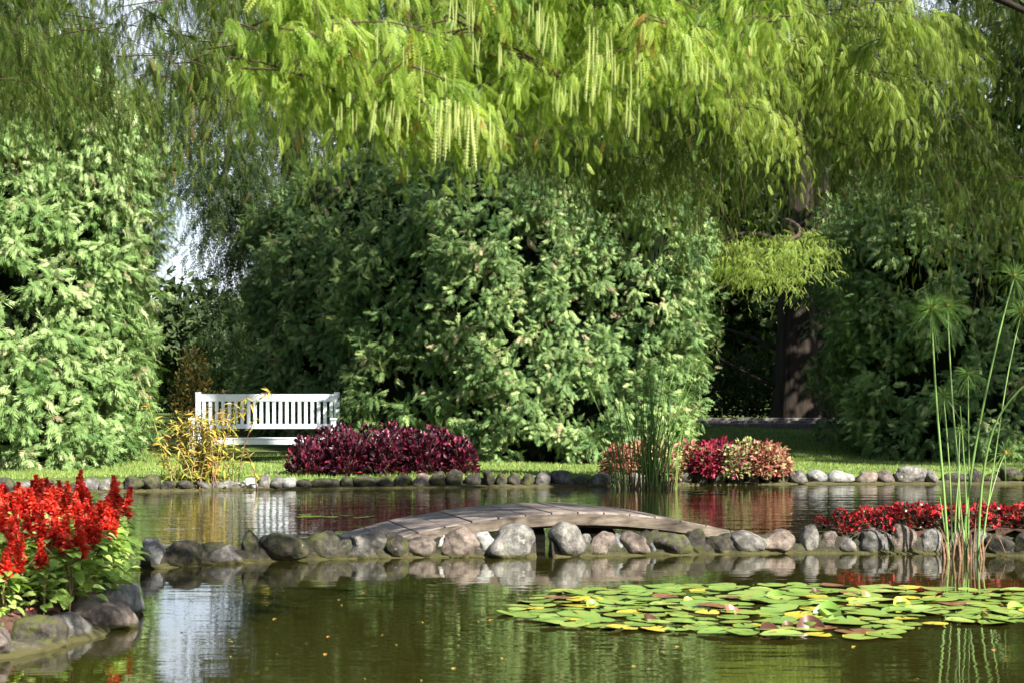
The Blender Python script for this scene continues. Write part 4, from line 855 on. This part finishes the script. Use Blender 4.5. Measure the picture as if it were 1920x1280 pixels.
# ------------------------------------------------------------------ reeds (far papyrus)
rp = empty("papyrus_clump", ((1215 - 960) * 20.9 / F_PX, 20.9, 0), label="dense clump of thin green papyrus stems before the coleus bed", cat="plant")
def umbel(mb, c, r, n, droop=.5, w=.0022, up=None, core=True, jit=.35):
    up = np.array([0, 0, 1.0]) if up is None else np.array(up, float)
    d = norm(rnd(n)); d += up * .55; d = norm(d); L = r * rng.uniform(.7, 1.1, n); seg = 4; side = norm(np.cross(d, rnd(n)))
    tt = np.linspace(0, 1, seg + 1); V = []
    for f in tt:
        q = c + d * (L * f)[:, None] - np.array([0, 0, 1.0]) * (droop * L * f * f)[:, None]; ww = w * (1 - .75 * f)
        V += [q - side * ww, q + side * ww]
    V = np.stack(V, 1)                                   # n, 2(seg+1), 3
    tf = np.array([[2 * k, 2 * k + 1, 2 * k + 3, 2 * k + 2] for k in range(seg)]); F = (tf[None] + (np.arange(n) * 2 * (seg + 1))[:, None, None]).reshape(-1, 4)
    mb.add(V, F, np.repeat(rng.random(n), 2 * (seg + 1)))
for k in range(88):
    sub = k < 18; bx = (rng.normal() * .07 - .28) if sub else rng.normal() * .13 + .06; bx = np.clip(bx, -.42, .34); by = rng.normal() * .07
    H_ = rng.uniform(.55, 1.0) if k % 3 else rng.uniform(1.1, 1.6); lean = (bx * .5 + rng.normal() * .14)
    P = path([(bx, by, -.06), (bx + lean * .35 * H_, by, H_ * .5), (bx + lean * H_, by + rng.normal() * .1, H_)], 7)
    mb = MB().tube(P, np.linspace(.0085, .0035, 7) * (1 if H_ > 1 else .9), 5, rng.random()); st = mb.build("stem", M['reed'], rp)
    if k % 3 == 0:
        mb = MB(); umbel(mb, P[-1], rng.uniform(.16, .26), 55, .45, .0014); mb.build("umbel", M['umbel'], st)
mb = MB()
for k in range(70):
    bx = np.clip(rng.normal() * .15 + .03, -.42, .36); by = rng.normal() * .08 - .01; h_ = rng.uniform(.06, .16); mb.tube([(bx, by, -.04), (bx + rng.normal() * .02, by, h_)], [.010, .004], 4)
mb.build("sheaths", M['papyrus_base'], rp)
for (x1, z1) in ((-.75, .22), (-.5, .06), (.55, .75), (.62, .6)):
    mb = MB().tube(path([(0, 0, .25), (x1 * .6, -.03, z1 * .5 + .35), (x1, -.05, z1)], 8), .004, 4, .4); mb.build("bent_stem", M['reed'], rp)

# ------------------------------------------------------------------ tall papyrus, right foreground
DP = 12.0
pp = empty("papyrus_plant", (at(1805, 1045, DP).x, DP, 0), label="tall papyrus with mop heads standing in the water at the right", cat="plant")
def pl(x, y, dD=0): q = at(x, y, DP + dD); return (q.x - pp.location.x, q.y - DP, q.z)
STM = [([(1779, 1048), (1768, 900), (1755, 740), (1746, 582)], .011, .21, 150, 0), ([(1797, 1048), (1797, 900), (1785, 740), (1776, 575)], .009, .2, 90, .25), ([(1786, 1046), (1783, 930), (1776, 820), (1769, 742)], .006, .13, 70, .1),
       ([(1815, 1046), (1817, 900), (1816, 800), (1815, 702)], .006, .14, 80, .2), ([(1802, 1048), (1822, 880), (1848, 740), (1880, 600), (1902, 520)], .010, .22, 90, .3), ([(1833, 1048), (1842, 900), (1868, 790), (1925, 718), (1975, 700)], .010, .2, 80, -.1),
       ([(1838, 1048), (1862, 880), (1890, 700), (1915, 588)], .006, .2, 110, .35), ([(1812, 1046), (1800, 940), (1798, 860), (1800, 806)], .006, .07, 35, .0), ([(1790, 1048), (1792, 960), (1800, 870)], .008, 0, 0, .0), ([(1808, 1048), (1812, 960), (1806, 840), (1800, 760)], .007, 0, 0, .1),
       ([(1838, 1046), (1850, 960), (1872, 880), (1885, 850)], .005, .2, 60, .3), ([(1775, 1046), (1772, 1000), (1762, 930)], .008, 0, 0, .05)]
for pts, r_, ur, un, dD in STM:
    P = path([pl(x, y, dD * i / (len(pts) - 1)) for i, (x, y) in enumerate(pts)], 14); P[0, 2] = -.1
    st = MB().tube(P, np.linspace(r_ * 1.0, r_ * .5, 14), 8, rng.uniform(.2, 1)).build("stem", M['papyrus'], pp)
    if un:
        mb = MB(); d = P[-1] - P[-3]; umbel(mb, P[-1], ur * 1.15, int(un * 1.5), .42, .0019, d / np.linalg.norm(d)); u = mb.build("umbel", M['umbel'], st)
        mb = MB(); mb.add(ICO3[0] * [.013, .013, .02] * (ur / .2) + P[-1] + [0, 0, .008], ICO3[1]); n = 26; mb.inst(T_LANCE, np.repeat(P[-1][None], n, 0), frames(norm(rnd(n)) + d / np.linalg.norm(d)), np.full(n, ur * .22)); mb.build("flower_head", M['umbel_core'], st)
for x0, x1, y1, b_ in ((1786, 1760, 985, .3), (1822, 1835, 930, .2), (1830, 1868, 1000, .4), (1795, 1806, 960, .2)):
    a_, e_ = np.array(pl(x0, 1046)), np.array(pl(x1, y1)); MB().tube(path([(a_[0], a_[1], -.1), (a_ + e_) / 2, e_, e_ + [.06, -.03, -.12 * b_ * 3]], 9), np.linspace(.006, .003, 9), 5).build("dry_stalk", M['papyrus_base'], pp)
mb = MB()
for _ in range(30):
    x = rng.uniform(1768, 1846); q = pl(x, 1046); h_ = rng.uniform(.08, .2); mb.tube([(q[0], rng.normal() * .03, -.08), (q[0] + rng.normal() * .01, rng.normal() * .02, h_)], [.012, .004], 5)
mb.build("sheaths", M['papyrus_base'], pp)

# ------------------------------------------------------------------ water lilies
def pad_mesh(r, cup, seed, notch=.16):
    rs = np.random.default_rng(seed); k = 26; a = np.linspace(notch, 2 * math.pi - notch, k); V = [[0, 0, 0]]; F = []
    for ring, f in ((0, .5), (1, .93), (2, 1.0)):
        for i in range(k):
            rr = r * f * (1 + .03 * math.sin(a[i] * 3 + seed) + .02 * math.sin(a[i] * 7 + seed * 2) + (rs.normal() * .022 if f > .9 else 0)); z = cup * (f ** 3) * (.5 + .5 * math.sin(a[i] * 2 + seed)) + (.004 if ring == 2 else 0) * math.sin(a[i] * 5 + seed)
            V.append([rr * math.cos(a[i]), rr * math.sin(a[i]), z])
    for i in range(k - 1):
        F.append([0, 1 + i, 2 + i, 2 + i])
    F3 = [[0, 1 + i, 2 + i] for i in range(k - 1)]; F4 = [[1 + j * k + i, 1 + (j + 1) * k + i, 1 + (j + 1) * k + i + 1, 1 + j * k + i + 1] for j in range(2) for i in range(k - 1)]
    return V, F3, F4
def pad_obj(name, r, cup, seed, mt, rimmat=None):
    V, F3, F4 = pad_mesh(r, cup, seed); mb = MB(); v = rng.random(); mb.add(V, F3, v, 0, True); mb.add(np.zeros((0, 3)), np.array(F4[:25]) - mb.n, v, 0, True); mb.add(np.zeros((0, 3)), np.array(F4[25:]) - mb.n, v, 1, True)
    # underside
    V2 = np.array(V); V2[:, 2] -= .003; mb.add(V2, np.array(F3)[:, ::-1], v, 2, True); mb.add(np.zeros((0, 3)), np.array(F4)[:, ::-1] + len(V) - mb.n, v, 2, True)
    return mb.build(name, [mt, rimmat or mt, M['pad_under']])
pads = []
for i in range(8): pads.append((pad_obj("lily_pad", 1, .02 if i < 5 else .12, i, M['pad'], M['pad_yellow'] if i in (1, 4) else None), "green" if i not in (1, 4) else "yellow rimmed green"))
for i in range(2): pads.append((pad_obj("lily_pad", 1, .05, 20 + i, M['pad_yellow']), "yellow"))
pads.append((pad_obj("lily_pad", 1, .08, 30, M['pad_brown']), "reddish brown"))
up_e = [(955, 1148), (1000, 1125), (1040, 1106), (1300, 1099), (1500, 1095), (1700, 1102), (1960, 1108)]; lo_e = [(955, 1152), (1000, 1168), (1100, 1178), (1300, 1186), (1450, 1196), (1650, 1197), (1710, 1176), (1960, 1166)]
pts = []
tries = 0
while tries < 20000 and len(pts) < 250:
    tries += 1; x = rng.uniform(955, 1960); a_, b_ = low_edge(up_e, x), low_edge(lo_e, x)
    D_ = rng.uniform(3680 / (b_ - HOR), 3680 / (a_ - HOR)); q = np.array([(x - 960) * D_ / F_PX, D_]); r_ = rng.uniform(.05, .115)
    if all(np.hypot(*(q - p_[0])) > (r_ + p_[1]) * (.74 + .28 * (math.sin(q[0] * 5.1) * math.sin(q[1] * 6.3) > .45)) for p_ in pts): pts.append((q, r_))
pts.sort(key=lambda t_: t_[0][1]); used = set(); nb = 9; per_ = math.ceil(len(pts) / nb)
for b_ in range(nb):
    band = sorted(pts[b_ * per_:(b_ + 1) * per_], key=lambda t_: t_[0][0] / t_[0][1])
    for k, (q, r_) in enumerate(band):
        i = int(rng.choice(11, p=[.15, .1, .15, .13, .1, .12, .08, .05, .05, .03, .04])); src, cn = pads[i]
        if i in used: o = src.copy(); COL.objects.link(o)
        else: o = src; used.add(i)
        o.location = (q[0], q[1], .004 + .011 * rng.random()); o.rotation_euler = (rng.normal() * .035, rng.normal() * .035, rng.uniform(0, 6.28)); o.scale = (r_, r_, r_ * .9)
        tag(o, f"{cn} lily pad, {ordw(k)} from the left in the {ordw(b_)} band from the front", "lily pad", "lily pads floating in the near pond")
for i, (src, cn) in enumerate(pads):
    if i not in used: bpy.data.objects.remove(src)
# raised, curled leaves
def curl_leaf(px, py, r, mt, lab, open_=.5, lean=0.3, rz=0, two=True):
    p = wl(px, py); k = 14; V, F = [], []
    for i in range(k + 1):
        a = math.pi * i / k; rr = r * (1 if True else 0)
        for f in (0, .45, .8, 1):
            x = rr * f * math.cos(a); z = rr * f * math.sin(a); y = -open_ * (x * x) / r + lean * z; V.append([x, y, z * .9])
    for i in range(k):
        for j in range(3): F.append([4 * i + j, 4 * i + j + 1, 4 * i + 4 + j + 1, 4 * i + 4 + j])
    mb = MB().add(V, F, rng.random(), 0, True); V2 = np.array(V) + [0, .004, 0]; mb.add(V2, np.array(F)[:, ::-1], rng.random(), 1, True)
    if two:
        V3 = np.array(V) * [1, -.9, .55] + [0, .01, 0]; mb.add(V3, F, rng.random(), 1, True)
    o = mb.build("curled_lily_leaf", [mt, M['pad']]); o.location = (p.x, p.y, -.004); o.rotation_euler = (0, 0, rz)
    tag(o, lab, "lily leaf", "upturned lily leaves in the near pond")
for a in [(x_, y_, r_ * 1.05, *z_) for (x_, y_, r_, *z_) in [(1518, 1176, .068, M['pad_under'], "big round red-brown upturned lily leaf at the front of the raft", .5, .3, 0), (1212, 1165, .05, M['pad_under'], "narrow folded dark red lily leaf standing on edge", .9, .1, .9),
          (1110, 1137, .045, M['pad'], "curled olive lily leaf left of the raft's middle", .6, .5, .5), (1540, 1158, .06, M['pad'], "dark green upright lily leaf behind the big red one", .9, .1, 1.2), (1552, 1150, .07, M['pad'], "pale green raised lily leaf behind the big red one", .3, .5, -.3),
          (1370, 1150, .055, M['pad_brown'], "brown folded lily leaf left of the big red one", .7, .5, .7), (1452, 1120, .05, M['pad'], "glossy dark lily leaf tilted at the back of the raft", .4, .9, -.4), (1690, 1133, .05, M['pad_yellow'], "bright yellow raised lily leaf in the right half", .4, .6, .2),
          (1620, 1118, .045, M['pad_brown'], "greyish brown raised lily leaf near the back", .5, .3, .8), (1530, 1112, .035, M['pad_under'], "small crimson lily leaf at the back edge", .5, .6, .3), (1445, 1185, .05, M['pad_under'], "low red lily leaf at the front left of the big one", .3, 1.4, .1), (1478, 1175, .035, M['pad_under'], "small red lily leaf touching the big red one", .4, .6, .1),
          (1842, 1155, .04, M['pad_brown'], "thin brown lily leaf standing by the papyrus reflection", .9, .1, 1.3), (1905, 1143, .05, M['pad'], "pale green raised lily leaf at the right edge", .4, .8, .1), (1290, 1128, .035, M['pad_yellow'], "small ochre curled lily leaf at the back left", .6, .4, .4)]]:
    curl_leaf(*a)
n = 150; px_ = rng.uniform(200, 1900, n); py_ = np.where(rng.random(n) < .5, rng.uniform(1055, 1275, n), rng.uniform(925, 990, n)); D_ = 3680 / (py_ - HOR); x_ = (px_ - 960) * D_ / F_PX
ok_ = land_sd(x_, D_) < -.3; x_, D_ = x_[ok_], D_[ok_]; n = len(x_)
tag(MB().inst(T_LEAF2, np.stack([x_, D_, np.full(n, .004)], -1), frames(rnd(n) * [1, 1, .02], rnd(n, .08) + [0, 0, 1]), rng.uniform(.012, .035, n)).build("floating_debris", M['orange_leaf']), "tiny fallen leaves and petals floating on the pond", "leaves", kind="stuff")
# sparse pads on the far pond
cnt = 0
for (x, y, n) in [(590, 967, 9), (640, 999, 8), (1290, 921, 9), (1340, 924, 6), (700, 969, 4)]:
    for _ in range(n):
        p = wl(x + rng.normal() * 25, y + rng.normal() * 1.2); o = pads[0][0].copy(); COL.objects.link(o); r_ = rng.uniform(.04, .075); o.scale = (r_, r_, r_); o.location = (p.x, p.y, .003); o.rotation_euler = (0, 0, rng.uniform(0, 6)); cnt += 1
        tag(o, "small floating leaf on the far pond before the " + ("purple bed" if y in (967, 969) else "bridge's left end" if y == 999 else "coleus bed, by the reeds" if x < 1300 else "coleus bed, right of the reeds"), "lily pad", f"small floating leaves on the far pond {'left' if x < 900 else 'right'}")

# ------------------------------------------------------------------ grass
mb = MB(); n = 60000; x = rng.uniform(-9.5, 10, n); y = rng.uniform(21.1, 27.5, n) ; k = land_sd(x, y) > .1; x, y = x[k], y[k]; n = len(x)
mb.inst(T_BLADE, np.stack([x, y, gz(x, y) - .005], -1), frames(rnd(n, .35) + [0, 0, 1]), np.stack([rng.uniform(.07, .13, n), rng.uniform(.025, .065, n), rng.uniform(.03, .06, n)], -1))
n = 22000; x = rng.uniform(2.5, 8, n); y = rng.uniform(27, 33.5, n)
mb.inst(T_BLADE, np.stack([x, y, gz(x, y) - .005], -1), frames(rnd(n, .35) + [0, 0, 1]), np.stack([rng.uniform(.09, .15, n), rng.uniform(.03, .07, n), rng.uniform(.03, .06, n)], -1))
tag(mb.build("grass", M['grass']), "short lawn grass along the far bank", "grass", kind="stuff")
